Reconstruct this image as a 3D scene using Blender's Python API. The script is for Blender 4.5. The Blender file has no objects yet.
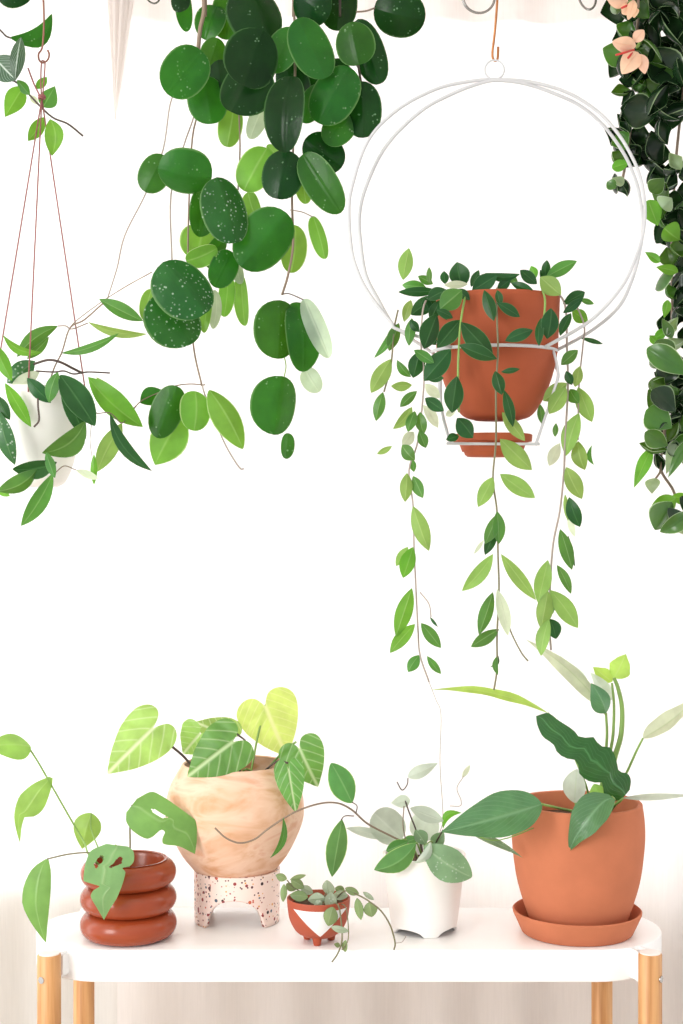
import bpy, bmesh, math, random
from mathutils import Vector, Matrix

# ------------------------------------------------------------------ camera, sky, exposure
SC = bpy.context.scene
COL = SC.collection
F = 1500.0                      # focal length in pixels of the 683 x 1024 frame
ZC = 1.19                       # camera height
TOP = 0.65                      # table top height
cd = bpy.data.cameras.new('camera'); cam = bpy.data.objects.new('camera', cd); COL.objects.link(cam)
cd.sensor_fit = 'VERTICAL'; cd.sensor_height = 24.0; cd.lens = F * 24.0 / 1024.0
cd.clip_start = 0.05
cam.location = (0, 0, ZC); cam.rotation_euler = (math.radians(90), 0, 0)
SC.camera = cam
SC.view_settings.view_transform = 'Standard'; SC.view_settings.look = 'None'
SC.view_settings.gamma = 1.0; SC.view_settings.use_curve_mapping = False
SC.view_settings.exposure = 0.0
DAY = 3.7                       # daylight outside the window (+Y)
ROOM_LEFT, ROOM_RIGHT = 1.35, 0.75   # light of the rest of the room behind the camera (-Y), brighter from the left
w = bpy.data.worlds.new('daylight'); SC.world = w; w.use_nodes = True
nt = w.node_tree; nt.nodes.clear()
out = nt.nodes.new('ShaderNodeOutputWorld'); bg = nt.nodes.new('ShaderNodeBackground')
tc = nt.nodes.new('ShaderNodeTexCoord'); sx = nt.nodes.new('ShaderNodeSeparateXYZ')
mr = nt.nodes.new('ShaderNodeMapRange'); mr.interpolation_type = 'SMOOTHSTEP'
mr.inputs[1].default_value = -0.15; mr.inputs[2].default_value = 0.15
mr.inputs[4].default_value = DAY
nt.links.new(tc.outputs['Generated'], sx.inputs[0]); nt.links.new(sx.outputs['Y'], mr.inputs[0])
m2 = nt.nodes.new('ShaderNodeMapRange'); m2.interpolation_type = 'SMOOTHSTEP'
m2.inputs[1].default_value = -0.8; m2.inputs[2].default_value = 0.8
m2.inputs[3].default_value = ROOM_LEFT; m2.inputs[4].default_value = ROOM_RIGHT
nt.links.new(sx.outputs['X'], m2.inputs[0]); nt.links.new(m2.outputs[0], mr.inputs[3])
nt.links.new(mr.outputs[0], bg.inputs['Strength'])
bg.inputs['Color'].default_value = (0.975, 0.988, 1.0, 1)
nt.links.new(bg.outputs[0], out.inputs[0])

# soft area lamp added to shape the leaves, to the left of and behind the camera
ld = bpy.data.lights.new('side_fill_light', 'AREA'); ld.shape = 'RECTANGLE'; ld.size = 0.9; ld.size_y = 1.3; ld.energy = 38; ld.color = (1.0, 0.985, 0.96)
lo = bpy.data.objects.new('side_fill_light', ld); COL.objects.link(lo); lo.location = (-1.75, -0.1, 1.45)
lo.rotation_euler = (Vector((0.05, 1.9, 1.05)) - Vector(lo.location)).to_track_quat('-Z', 'Y').to_euler()

# ------------------------------------------------------------------ helpers
def lin(c):
    return tuple(((v / 255) / 12.92 if v / 255 <= 0.04045 else ((v / 255 + 0.055) / 1.055) ** 2.4) for v in c) + (1,)

def P(px, py, Y):
    return Vector(((px - 341.5) * Y / F, Y, ZC - (py - 512) * Y / F))

def new_mat(name):
    m = bpy.data.materials.new(name); m.use_nodes = True
    n = m.node_tree; n.nodes.clear()
    o = n.nodes.new('ShaderNodeOutputMaterial')
    return m, n, o

def N(n, t, **kw):
    x = n.nodes.new(t)
    for k, v in kw.items(): setattr(x, k, v)
    return x

def ramp(n, pts, fac, interp='LINEAR'):
    r = N(n, 'ShaderNodeValToRGB'); r.color_ramp.interpolation = interp
    e = r.color_ramp.elements
    while len(e) < len(pts): e.new(0.5)
    for k, (p, c) in enumerate(pts): e[k].position = p; e[k].color = c
    n.links.new(fac, r.inputs[0]); return r

def mix(n, fac, a, b):
    m = N(n, 'ShaderNodeMix', data_type='RGBA')
    for sock, v in ((m.inputs[0], fac), (m.inputs[6], a), (m.inputs[7], b)):
        if hasattr(v, 'links'): n.links.new(v, sock)
        else: sock.default_value = v
    return m.outputs[2]

def math_node(n, op, a, b=None):
    m = N(n, 'ShaderNodeMath', operation=op)
    for sock, v in ((m.inputs[0], a), (m.inputs[1], b)):
        if v is None: continue
        if hasattr(v, 'links'): n.links.new(v, sock)
        else: sock.default_value = v
    return m.outputs[0]

def plain(name, c, rough=0.5, metal=0.0, noise=0.06, scale=30, coat=0.0, bump=0.0, spec=0.5):
    m, n, o = new_mat(name)
    b = N(n, 'ShaderNodeBsdfPrincipled'); b.inputs['Roughness'].default_value = rough
    b.inputs['Metallic'].default_value = metal; b.inputs['Coat Weight'].default_value = coat
    b.inputs['Specular IOR Level'].default_value = spec
    t = N(n, 'ShaderNodeTexCoord'); nz = N(n, 'ShaderNodeTexNoise'); nz.inputs['Scale'].default_value = scale
    nz.inputs['Detail'].default_value = 4
    n.links.new(t.outputs['Object'], nz.inputs[0])
    L = lin(c)
    dk = tuple(max(0, v * (1 - noise * 2)) for v in L[:3]) + (1,)
    lt = tuple(min(1, v * (1 + noise)) for v in L[:3]) + (1,)
    r = ramp(n, [(0.3, dk), (0.7, lt)], nz.outputs['Fac'])
    n.links.new(r.outputs[0], b.inputs['Base Color'])
    if bump:
        bp = N(n, 'ShaderNodeBump'); bp.inputs['Strength'].default_value = bump; bp.inputs['Distance'].default_value = 0.002
        n.links.new(nz.outputs['Fac'], bp.inputs['Height']); n.links.new(bp.outputs[0], b.inputs['Normal'])
    n.links.new(b.outputs[0], o.inputs[0]); return m

def leaf_mat(name, c, back, tfac=0.3, rough=0.38, midrib=None, veins=None, flecks=None, fleck_amt=0.5, edge=None, var=0.12, nveins=5, coat=0.0, spec=0.4):
    """thin leaf: glossy skin over translucent flesh; veins and flecks drawn in the leaf's own u,v"""
    m, n, o = new_mat(name)
    b = N(n, 'ShaderNodeBsdfPrincipled'); b.inputs['Roughness'].default_value = rough
    b.inputs['Coat Weight'].default_value = coat; b.inputs['Coat Roughness'].default_value = 0.25
    tl = N(n, 'ShaderNodeBsdfTranslucent'); ms = N(n, 'ShaderNodeMixShader'); ms.inputs[0].default_value = tfac
    uv = N(n, 'ShaderNodeUVMap'); uv.uv_map = 'uv'
    sp = N(n, 'ShaderNodeSeparateXYZ'); n.links.new(uv.outputs[0], sp.inputs[0])
    t = N(n, 'ShaderNodeTexCoord'); oi = N(n, 'ShaderNodeObjectInfo')
    nz = N(n, 'ShaderNodeTexNoise'); nz.inputs['Scale'].default_value = 38; nz.inputs['Detail'].default_value = 4; n.links.new(t.outputs['Object'], nz.inputs[0])
    def tint(col):
        hs = N(n, 'ShaderNodeHueSaturation'); 
        v = math_node(n, 'MULTIPLY_ADD', oi.outputs['Random'], 2 * var); v.node.inputs[2].default_value = 1 - var
        v2 = math_node(n, 'MULTIPLY_ADD', nz.outputs['Fac'], 0.7); v2.node.inputs[2].default_value = 0.62
        n.links.new(math_node(n, 'MULTIPLY', v, v2), hs.inputs['Value'])
        h = math_node(n, 'MULTIPLY_ADD', oi.outputs['Random'], 0.02); h.node.inputs[2].default_value = 0.49
        n.links.new(h, hs.inputs['Hue'])
        hs.inputs['Color'].default_value = lin(col); return hs.outputs[0]
    cf, cb = tint(c), tint(back)
    au = math_node(n, 'ABSOLUTE', math_node(n, 'SUBTRACT', sp.outputs[0], 0.5))      # 0 at midrib, .5 at edge
    if veins:
        ph = math_node(n, 'SUBTRACT', sp.outputs[1], math_node(n, 'MULTIPLY', math_node(n, 'POWER', au, 1.25), 1.25))
        wv = math_node(n, 'ABSOLUTE', math_node(n, 'SINE', math_node(n, 'MULTIPLY', ph, math.pi * nveins)))
        r = ramp(n, [(0.0, (1, 1, 1, 1)), (0.10, (.45, .45, .45, 1)), (0.42, (0, 0, 0, 1))], wv)
        r2 = ramp(n, [(0.012, (1, 1, 1, 1)), (0.05, (0, 0, 0, 1))], au)
        vf = math_node(n, 'MAXIMUM', math_node(n, 'MULTIPLY', r.outputs[0], 0.7), r2.outputs[0])
        cf = mix(n, vf, cf, lin(veins)); cb = mix(n, math_node(n, 'MULTIPLY', vf, 0.7), cb, lin(veins))
    elif midrib:
        r2 = ramp(n, [(0.0, (1, 1, 1, 1)), (0.05, (0, 0, 0, 1))], au)
        cf = mix(n, math_node(n, 'MULTIPLY', r2.outputs[0], 0.6), cf, lin(midrib))
    if edge:
        re = ramp(n, [(0.455, (0, 0, 0, 1)), (0.49, (1, 1, 1, 1))], au)  # margin colour; the pale ones paint in a backlit rim
        cf = mix(n, re.outputs[0], cf, lin(edge)); cb = mix(n, re.outputs[0], cb, lin(edge))
    if flecks:
        vo = N(n, 'ShaderNodeTexVoronoi'); vo.inputs['Scale'].default_value = 210
        n.links.new(t.outputs['Object'], vo.inputs[0])
        n2 = N(n, 'ShaderNodeTexNoise'); n2.inputs['Scale'].default_value = 60; n.links.new(t.outputs['Object'], n2.inputs[0])
        f1 = ramp(n, [(0.16, (1, 1, 1, 1)), (0.3, (0, 0, 0, 1))], vo.outputs['Distance'])
        f2 = ramp(n, [(0.62 - fleck_amt * 0.2, (0, 0, 0, 1)), (0.72 - fleck_amt * 0.2, (1, 1, 1, 1))], n2.outputs['Fac'])
        ff = math_node(n, 'MULTIPLY', math_node(n, 'MULTIPLY', f1.outputs[0], f2.outputs[0]), 0.8)
        cf = mix(n, ff, cf, lin(flecks))
    n.links.new(cf, b.inputs['Base Color']); n.links.new(cb, tl.inputs['Color'])
    b.inputs['Specular IOR Level'].default_value = spec
    bp = N(n, 'ShaderNodeBump'); bp.inputs['Strength'].default_value = 0.35; bp.inputs['Distance'].default_value = 0.0015
    n3 = N(n, 'ShaderNodeTexNoise'); n3.inputs['Scale'].default_value = 130; n3.inputs['Detail'].default_value = 3; n.links.new(t.outputs['Object'], n3.inputs[0])
    r3 = ramp(n, [(0.0, (0, 0, 0, 1)), (0.07, (1, 1, 1, 1))], au)
    hgt = math_node(n, 'ADD', math_node(n, 'MULTIPLY', n3.outputs['Fac'], 0.8), r3.outputs[0])
    if veins: hgt = math_node(n, 'SUBTRACT', hgt, math_node(n, 'MULTIPLY', vf, 0.8))
    n.links.new(hgt, bp.inputs['Height']); n.links.new(bp.outputs[0], b.inputs['Normal'])
    n.links.new(b.outputs[0], ms.inputs[1]); n.links.new(tl.outputs[0], ms.inputs[2]); n.links.new(ms.outputs[0], o.inputs[0])
    return m

def link(name, bm, mats, parent=None, smooth=True, sharp=None):
    me = bpy.data.meshes.new(name)
    off = parent.get('_org') if parent is not None else None
    if parent is not None:
        p = parent
        v = Vector((0, 0, 0))
        while p is not None: v += p.location; p = p.parent
        for x in bm.verts: x.co -= v
    bm.normal_update(); bm.to_mesh(me); bm.free()
    for m in (mats if isinstance(mats, (list, tuple)) else [mats]): me.materials.append(m)
    if smooth:
        for p in me.polygons: p.use_smooth = True
        if sharp: me.set_sharp_from_angle(angle=math.radians(sharp))
    o = bpy.data.objects.new(name, me); COL.objects.link(o)
    if parent is not None: o.parent = parent
    return o

def thing(name, label, cat, loc, group=None):
    o = bpy.data.objects.new(name, None); COL.objects.link(o); o.location = loc; o.empty_display_size = 0.02
    return tag(o, label, cat, group)

def tag(o, label, cat, group=None):
    o['label'] = label; o['category'] = cat
    if group: o['group'] = group
    return o

def structure(o):
    o['kind'] = 'structure'; return o

def centre_origin(o):
    """move a single-mesh thing's origin to the middle of its base"""
    me = o.data
    xs = [v.co for v in me.vertices]
    c = Vector(((min(v.x for v in xs) + max(v.x for v in xs)) / 2, (min(v.y for v in xs) + max(v.y for v in xs)) / 2, min(v.z for v in xs)))
    me.transform(Matrix.Translation(-c)); o.location = c
    return o

def add_box(bm, x0, x1, y0, y1, z0, z1, bev=0.0):
    r = bmesh.ops.create_cube(bm, size=1)
    for v in r['verts']:
        v.co = Vector(((x0 + x1) / 2 + v.co.x * (x1 - x0), (y0 + y1) / 2 + v.co.y * (y1 - y0), (z0 + z1) / 2 + v.co.z * (z1 - z0)))
    if bev:
        es = set(e for v in r['verts'] for e in v.link_edges)
        bmesh.ops.bevel(bm, geom=list(es), offset=bev, segments=2, affect='EDGES', profile=0.5)

def smooth_path(pts, n=6):
    if len(pts) < 3: return [p.copy() for p in pts]
    q = [pts[0] * 2 - pts[1]] + pts + [pts[-1] * 2 - pts[-2]]
    res = []
    for i in range(1, len(q) - 2):
        for k in range(n):
            t = k / n; a, b, c, d = q[i - 1], q[i], q[i + 1], q[i + 2]
            res.append(0.5 * ((2 * b) + (c - a) * t + (2 * a - 5 * b + 4 * c - d) * t * t + (3 * b - a - 3 * c + d) * t ** 3))
    res.append(pts[-1].copy()); return res

def add_tube(bm, pts, r, seg=6, r2=None, closed=False, n=6, smooth=True):
    path = smooth_path(pts, n) if (smooth and not closed) else pts
    K = len(path); rings = []; up = None
    for i, p in enumerate(path):
        a = path[(i - 1) % K] if (closed or i > 0) else p
        b = path[(i + 1) % K] if (closed or i < K - 1) else p
        d = (b - a).normalized()
        if up is None:
            up = d.cross(Vector((0, 1, 0)))
            if up.length < 0.1: up = d.cross(Vector((1, 0, 0)))
        up = (up - d * up.dot(d)).normalized(); s = d.cross(up)
        rr = r if r2 is None else r + (r2 - r) * i / (K - 1)
        rings.append([bm.verts.new(p + (up * math.cos(2 * math.pi * k / seg) + s * math.sin(2 * math.pi * k / seg)) * rr) for k in range(seg)])
    for i in range(K if closed else K - 1):
        A, B = rings[i], rings[(i + 1) % K]
        for k in range(seg): bm.faces.new((A[k], A[(k + 1) % seg], B[(k + 1) % seg], B[k]))
    if not closed:
        bm.faces.new(rings[0][::-1]); bm.faces.new(rings[-1])

def add_lathe(bm, prof, cx, cy, seg=64):
    rings = []
    for r, z in prof:
        if r < 1e-6: rings.append([bm.verts.new((cx, cy, z))])
        else: rings.append([bm.verts.new((cx + r * math.sin(2 * math.pi * k / seg), cy - r * math.cos(2 * math.pi * k / seg), z)) for k in range(seg)])
    for A, B in zip(rings, rings[1:]):
        for k in range(seg):
            a, b, c, d = A[k % len(A)], A[(k + 1) % seg % len(A)], B[(k + 1) % seg % len(B)], B[k % len(B)]
            vs = []
            for v in (a, b, c, d):
                if v not in vs: vs.append(v)
            if len(vs) >= 3: bm.faces.new(vs)

def profile(pts, n=6):
    return [(v.x, v.y) for v in smooth_path([Vector((a, b, 0)) for a, b in pts], n)]

def lathe(name, prof, cx, cy, mat, parent=None, seg=64, sharp=50):
    bm = bmesh.new(); add_lathe(bm, prof, cx, cy, seg)
    bmesh.ops.recalc_face_normals(bm, faces=bm.faces[:])
    return link(name, bm, mat, parent, True, sharp)

def tube(name, pts, r, mat, parent=None, r2=None, closed=False, seg=6, smooth=True):
    if name in ('vine', 'stem', 'petiole', 'runner'): r *= 1.25; r2 = r2 and r2 * 1.25
    bm = bmesh.new(); add_tube(bm, pts, r, seg, r2, closed, smooth=smooth)
    return link(name, bm, mat, parent)

# ------------------------------------------------------------------ leaves
rng = random.Random(7)
def hshape(kind, t):
    if kind == 'round': return max(0, 1 - abs(2 * t ** 0.95 - 1) ** 2.25) ** 0.5
    if kind == 'oval': return max(0, math.sin(math.pi * t ** 0.95)) ** 0.72
    if kind == 'ellip': return max(0, 4 * t * (1 - t)) ** 0.95
    if kind == 'lance': return max(0, math.sin(math.pi * t ** 0.8)) ** 1.15
    if kind == 'ovate': return max(0, math.sin(math.pi * t ** 0.7)) ** 0.95
    if kind == 'drop': return max(0, math.sin(math.pi * t ** 1.25)) ** 0.85
    if kind == 'heart':
        return (0.60 + 0.40 * math.sin(min(1, t / 0.32) * math.pi / 2)) if t < 0.32 else max(0, math.cos((t - 0.32) / 0.68 * math.pi / 2)) ** 0.8
    return 1

def interp(tab, t):
    if t <= tab[0][0]: return tab[0][1]
    for k in range(len(tab) - 1):
        (a, x), (b, y) = tab[k], tab[k + 1]
        if t <= b:
            sl = (y - x) / (b - a)
            s0 = sl if k == 0 else (y - tab[k - 1][1]) / (b - tab[k - 1][0])
            s1 = sl if k + 2 >= len(tab) else (tab[k + 2][1] - x) / (tab[k + 2][0] - a)
            s0 = 0 if s0 * sl < 0 else max(-3 * abs(sl), min(3 * abs(sl), s0)); s1 = 0 if s1 * sl < 0 else max(-3 * abs(sl), min(3 * abs(sl), s1))
            h = b - a; q = (t - a) / h
            return (2 * q ** 3 - 3 * q * q + 1) * x + (q ** 3 - 2 * q * q + q) * h * s0 + (-2 * q ** 3 + 3 * q * q) * y + (q ** 3 - q * q) * h * s1
    return tab[-1][1]

HEART = [(0, 1), (.04, .955), (.13, .83), (.26, .64), (.37, .42), (.445, .2), (.46, .02), (.425, -.12), (.34, -.22), (.22, -.26), (.11, -.225), (.035, -.11), (0, -.02)]
def add_heart(bm, B, T, wid, bend=.1, fold=.12, cup=0.0, roll=0.0, wave=.02, quilt=.02, side=0.0, mi=0, **kw):
    uvl = bm.loops.layers.uv.get('uv') or bm.loops.layers.uv.new('uv')
    ax = T - B; ln = ax.length; u = ax / ln
    v = ((B + T) / 2 - cam.location).normalized()
    wv = u.cross(v).normalized(); nv = u.cross(wv)
    if nv.dot(v) > 0: nv = -nv
    c, s_ = math.cos(roll), math.sin(roll); w2 = wv * c + nv * s_; n2 = nv * c - wv * s_
    half = smooth_path([Vector((a, b, 0)) for a, b in HEART], 4)
    ol = [(p.x, p.y) for p in half] + [(-p.x, p.y) for p in half[-2:0:-1]]
    ks = wid / .92 / max(.35, c); K = 7; ph = rng.random() * 6; rings = []; uvs = {}
    def pt(x, y):
        t = max(-.3, min(1, y)); a = abs(x)
        z = bend * ln * (1 - (1.6 * t - .5) ** 2) - fold * ks * a + wave * ks * a * math.sin(t * 14 + ph + (2 if x > 0 else 0)) * 3
        z += quilt * ln * abs(math.sin(math.pi * 5 * (t - 1.1 * a * .5))) * min(1, a / .08)
        vv = bm.verts.new(B + u * (ln * y) + w2 * (ks * x + side * ln * 4 * t * (1 - t)) + n2 * z); uvs[vv] = (.5 + x / .92, y); return vv
    cen = pt(0, 0.0)
    for k in range(1, K + 1): rings.append([pt(x * k / K, y * k / K) for x, y in ol])
    fs = [(cen, rings[0][i], rings[0][(i + 1) % len(ol)]) for i in range(len(ol))]
    for A, C in zip(rings, rings[1:]):
        fs += [(A[i], C[i], C[(i + 1) % len(ol)], A[(i + 1) % len(ol)]) for i in range(len(ol))]
    for f_ in fs:
        f = bm.faces.new(f_); f.material_index = mi
        for lp in f.loops: lp[uvl].uv = uvs[lp.vert]

def add_shell(bm, c, size, kw_, kl, rot, mi=0, n=12, m=10):
    """a thick leaf curled into a shell: bent along its length by kl and rolled across by kw_"""
    uvl = bm.loops.layers.uv.get('uv') or bm.loops.layers.uv.new('uv')
    L2 = size / 2; hw = size * .46; grid = []; uvs = {}
    for i in range(n + 1):
        t = (1 - math.cos(math.pi * i / n)) / 2; h = hshape('oval', t); a = kl * (2 * t - 1); row = []
        for j in range(m + 1):
            q = 2 * j / m - 1
            y = L2 * math.sin(a) / kl; z1 = L2 * (1 - math.cos(a)) / kl
            x = hw * h * math.sin(kw_ * q) / kw_; z2 = hw * h * (1 - math.cos(kw_ * q)) / kw_
            p = Vector((x, y - z2 * math.sin(a), z1 + z2 * math.cos(a) - L2 * .3))
            vv = bm.verts.new(c + rot @ p); row.append(vv); uvs[vv] = (.5 + .5 * q, t)
        grid.append(row)
    for i in range(n):
        for j in range(m):
            f = bm.faces.new((grid[i][j], grid[i][j + 1], grid[i + 1][j + 1], grid[i + 1][j])); f.material_index = mi
            for lp in f.loops: lp[uvl].uv = uvs[lp.vert]

def add_leaf(bm, B, T, wid, kind='oval', bend=0.08, fold=0.1, cup=0.0, side=0.0, roll=0.0, L=None, R=None, n=14, m=8, wave=0.0, holes=None, mi=0, sag=0.0):
    uvl = bm.loops.layers.uv.get('uv') or bm.loops.layers.uv.new('uv')
    ax = T - B; ln = ax.length; u = ax / ln
    v = ((B + T) / 2 - cam.location).normalized()
    wv = u.cross(v).normalized(); nv = u.cross(wv)          # nv points back to the viewer's side
    if nv.dot(v) > 0: nv = -nv
    c, s = math.cos(roll), math.sin(roll)
    w2 = wv * c + nv * s; n2 = nv * c - wv * s
    hw = wid / 2 / max(0.35, c)
    ph = rng.random() * 6
    grid = []; uvs = {}
    for i in range(n + 1):
        t = (1 - math.cos(math.pi * i / n)) / 2
        arch = 4 * t * (1 - t)
        base = B + u * (ln * t) + n2 * (bend * ln * arch) + w2 * (side * ln * arch) + Vector((0, 0, -sag * ln * t * t))
        row = []
        for j in range(m + 1):
            q = 2 * j / m - 1
            if L is not None:
                a, b = -interp(L, t) * hw, interp(R, t) * hw
                x = (a + b) / 2 + (b - a) / 2 * q
            else:
                x = hshape(kind, t) * hw * q
            aq = abs(x) / max(hw, 1e-6)
            p = base + w2 * x - n2 * (fold * abs(x)) + n2 * (cup * hw * aq * aq)
            if kind == 'heart' and L is None:
                p -= u * (ln * 0.30 * abs(q) ** 1.2 * (1 - t) ** 3)
            if wave: p += n2 * (wave * hw * aq * math.sin(t * 17 + ph + (2 if q > 0 else 0)))
            vv = bm.verts.new(p); row.append(vv); uvs[vv] = (0.5 + 0.5 * q, t)
        grid.append(row)
    for i in range(n):
        for j in range(m):
            if holes:
                tc_ = (1 - math.cos(math.pi * (i + .5) / n)) / 2; qc = (2 * (j + .5) / m - 1)
                if any(((tc_ - a) / ra) ** 2 + ((qc - b) / rb) ** 2 < 1 for a, b, ra, rb in holes): continue
            f = bm.faces.new((grid[i][j], grid[i][j + 1], grid[i + 1][j + 1], grid[i + 1][j]))
            f.material_index = mi
            for lp in f.loops: lp[uvl].uv = uvs[lp.vert]

def leaf(parent, Y, bx, by, tx, ty, wpx, d=0.0, mat=None, kind='oval', tilt=None, name='leaf', bend=None, fold=None, roll=None, side=0.0, **kw):
    yb = Y + d
    if tilt is None: tilt = rng.uniform(-0.008, 0.006)
    if bend is None: bend = rng.uniform(-0.05, 0.15)
    if fold is None: fold = rng.choice((-1, 1, 1)) * rng.uniform(0.08, 0.38)
    if roll is None: roll = rng.uniform(-0.5, 0.5)
    bm = bmesh.new()
    if kind == 'heart': kw.pop('n', 0); kw.pop('m', 0); add_heart(bm, P(bx, by, yb), P(tx, ty, yb + tilt), wpx * yb / F, bend, fold, roll=roll, side=side, **kw)
    else: add_leaf(bm, P(bx, by, yb), P(tx, ty, yb + tilt), wpx * yb / F, kind, bend, fold, side=side, roll=roll, **kw)
    bmesh.ops.remove_doubles(bm, verts=bm.verts[:], dist=0.00008)
    return link(name, bm, mat, parent)

def leaves(parent, Y, rows, mats, kind='oval', **common):
    for r in rows:
        bx, by, tx, ty, wpx, d, mk = r[:7]
        kw = dict(common); kw.update(r[7] if len(r) > 7 else {})
        k = kw.pop('kind', kind)
        leaf(parent, Y, bx, by, tx, ty, wpx, d, mats[mk], k, **kw)

def px_path(pts, Y):
    return [P(p[0], p[1], Y + (p[2] if len(p) > 2 else 0)) for p in pts]

# ------------------------------------------------------------------ materials of the setting
M = {}
M['wall'] = plain('wall_paint', (215, 206, 196), 0.8, noise=0.03, scale=8)
M['ceiling'] = plain('ceiling_paint', (238, 234, 228), 0.9, noise=0.02, scale=5)
M['white_trim'] = plain('white_trim_paint', (244, 242, 238), 0.5, noise=0.02)
def floor_mat():
    m, n, o = new_mat('oak_floor')
    b = N(n, 'ShaderNodeBsdfPrincipled'); b.inputs['Roughness'].default_value = 0.5
    t = N(n, 'ShaderNodeTexCoord'); br = N(n, 'ShaderNodeTexBrick')
    br.inputs['Scale'].default_value = 1; br.inputs['Brick Width'].default_value = 1.2; br.inputs['Row Height'].default_value = 0.12
    br.inputs['Mortar Size'].default_value = 0.003
    br.inputs['Color1'].default_value = lin((206, 196, 184)); br.inputs['Color2'].default_value = lin((196, 184, 170)); br.inputs['Mortar'].default_value = lin((140, 126, 112))
    n.links.new(t.outputs['Object'], br.inputs[0]); n.links.new(br.outputs[0], b.inputs['Base Color']); n.links.new(b.outputs[0], o.inputs[0])
    return m
M['floor'] = floor_mat()
def glass_mat():
    m, n, o = new_mat('window_glass')
    a = N(n, 'ShaderNodeBsdfTransparent'); g = N(n, 'ShaderNodeBsdfGlossy'); g.inputs['Roughness'].default_value = 0.02
    f = N(n, 'ShaderNodeFresnel'); f.inputs['IOR'].default_value = 1.45
    x = N(n, 'ShaderNodeMixShader'); n.links.new(f.outputs[0], x.inputs[0]); n.links.new(a.outputs[0], x.inputs[1]); n.links.new(g.outputs[0], x.inputs[2])
    n.links.new(x.outputs[0], o.inputs[0]); return m
M['glass'] = glass_mat()
def cloth_mat(name, c, tfac):
    m, n, o = new_mat(name)
    d = N(n, 'ShaderNodeBsdfDiffuse'); t = N(n, 'ShaderNodeBsdfTranslucent'); x = N(n, 'ShaderNodeMixShader')
    tcn = N(n, 'ShaderNodeTexCoord'); wv = N(n, 'ShaderNodeTexNoise'); wv.inputs['Scale'].default_value = 400
    mp = N(n, 'ShaderNodeMapping'); mp.inputs['Scale'].default_value = (1, 1, 0.05)
    n.links.new(tcn.outputs['Object'], mp.inputs[0]); n.links.new(mp.outputs[0], wv.inputs[0])
    L = lin(c); r = ramp(n, [(0.2, tuple(v * 0.94 for v in L[:3]) + (1,)), (0.8, L)], wv.outputs['Fac'])
    n.links.new(r.outputs[0], d.inputs[0]); n.links.new(r.outputs[0], t.inputs[0]); x.inputs[0].default_value = tfac
    n.links.new(d.outputs[0], x.inputs[1]); n.links.new(t.outputs[0], x.inputs[2]); n.links.new(x.outputs[0], o.inputs[0]); return m
M['sheer'] = cloth_mat('linen_sheer', (252, 250, 247), 0.47)
M['linen'] = cloth_mat('linen_beige', (249, 243, 240), 0.47)

# ------------------------------------------------------------------ the room
YW = 2.385                                     # inner face of the window wall
WX0, WX1 = -0.85, 0.85
WZ0 = ZC - (912 - 512) * 2.30 / F             # sill line, as it shows through the curtain
WZ1 = ZC + 560 * 2.30 / F
def box_obj(name, x0, x1, y0, y1, z0, z1, mat, parent=None, bev=0.0):
    bm = bmesh.new(); add_box(bm, x0, x1, y0, y1, z0, z1, bev)
    return link(name, bm, mat, parent, smooth=False)
structure(box_obj('floor', -2.2, 2.2, -1.6, YW + 0.2, -0.05, 0, M['floor']))
structure(box_obj('ceiling', -2.2, 2.2, -1.6, YW + 0.2, 2.45, 2.5, M['ceiling']))
bm = bmesh.new()
add_box(bm, -2.2, WX0, YW, YW + 0.07, 0, 2.45); add_box(bm, WX1, 2.2, YW, YW + 0.07, 0, 2.45)
add_box(bm, WX0, WX1, YW, YW + 0.07, 0, WZ0); add_box(bm, WX0, WX1, YW, YW + 0.07, WZ1, 2.45)
structure(link('wall_back', bm, M['wall'], None, smooth=False))
structure(box_obj('baseboard_back', -2.2, 2.2, YW - 0.014, YW, 0, 0.09, M['white_trim'], bev=0.003))
bm = bmesh.new()
e = 0.05
add_box(bm, WX0, WX0 + e, YW + 0.01, YW + 0.06, WZ0, WZ1); add_box(bm, WX1 - e, WX1, YW + 0.01, YW + 0.06, WZ0, WZ1)
add_box(bm, WX0 + e, WX1 - e, YW + 0.01, YW + 0.06, WZ0, WZ0 + 0.02); add_box(bm, WX0 + e, WX1 - e, YW + 0.01, YW + 0.06, WZ1 - 0.02, WZ1)
win = structure(link('window_1', bm, M['white_trim'], None, smooth=False))
box_obj('window_pane', WX0 + e, WX1 - e, YW + 0.03, YW + 0.035, WZ0 + 0.02, WZ1 - 0.02, M['glass'], win)

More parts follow.
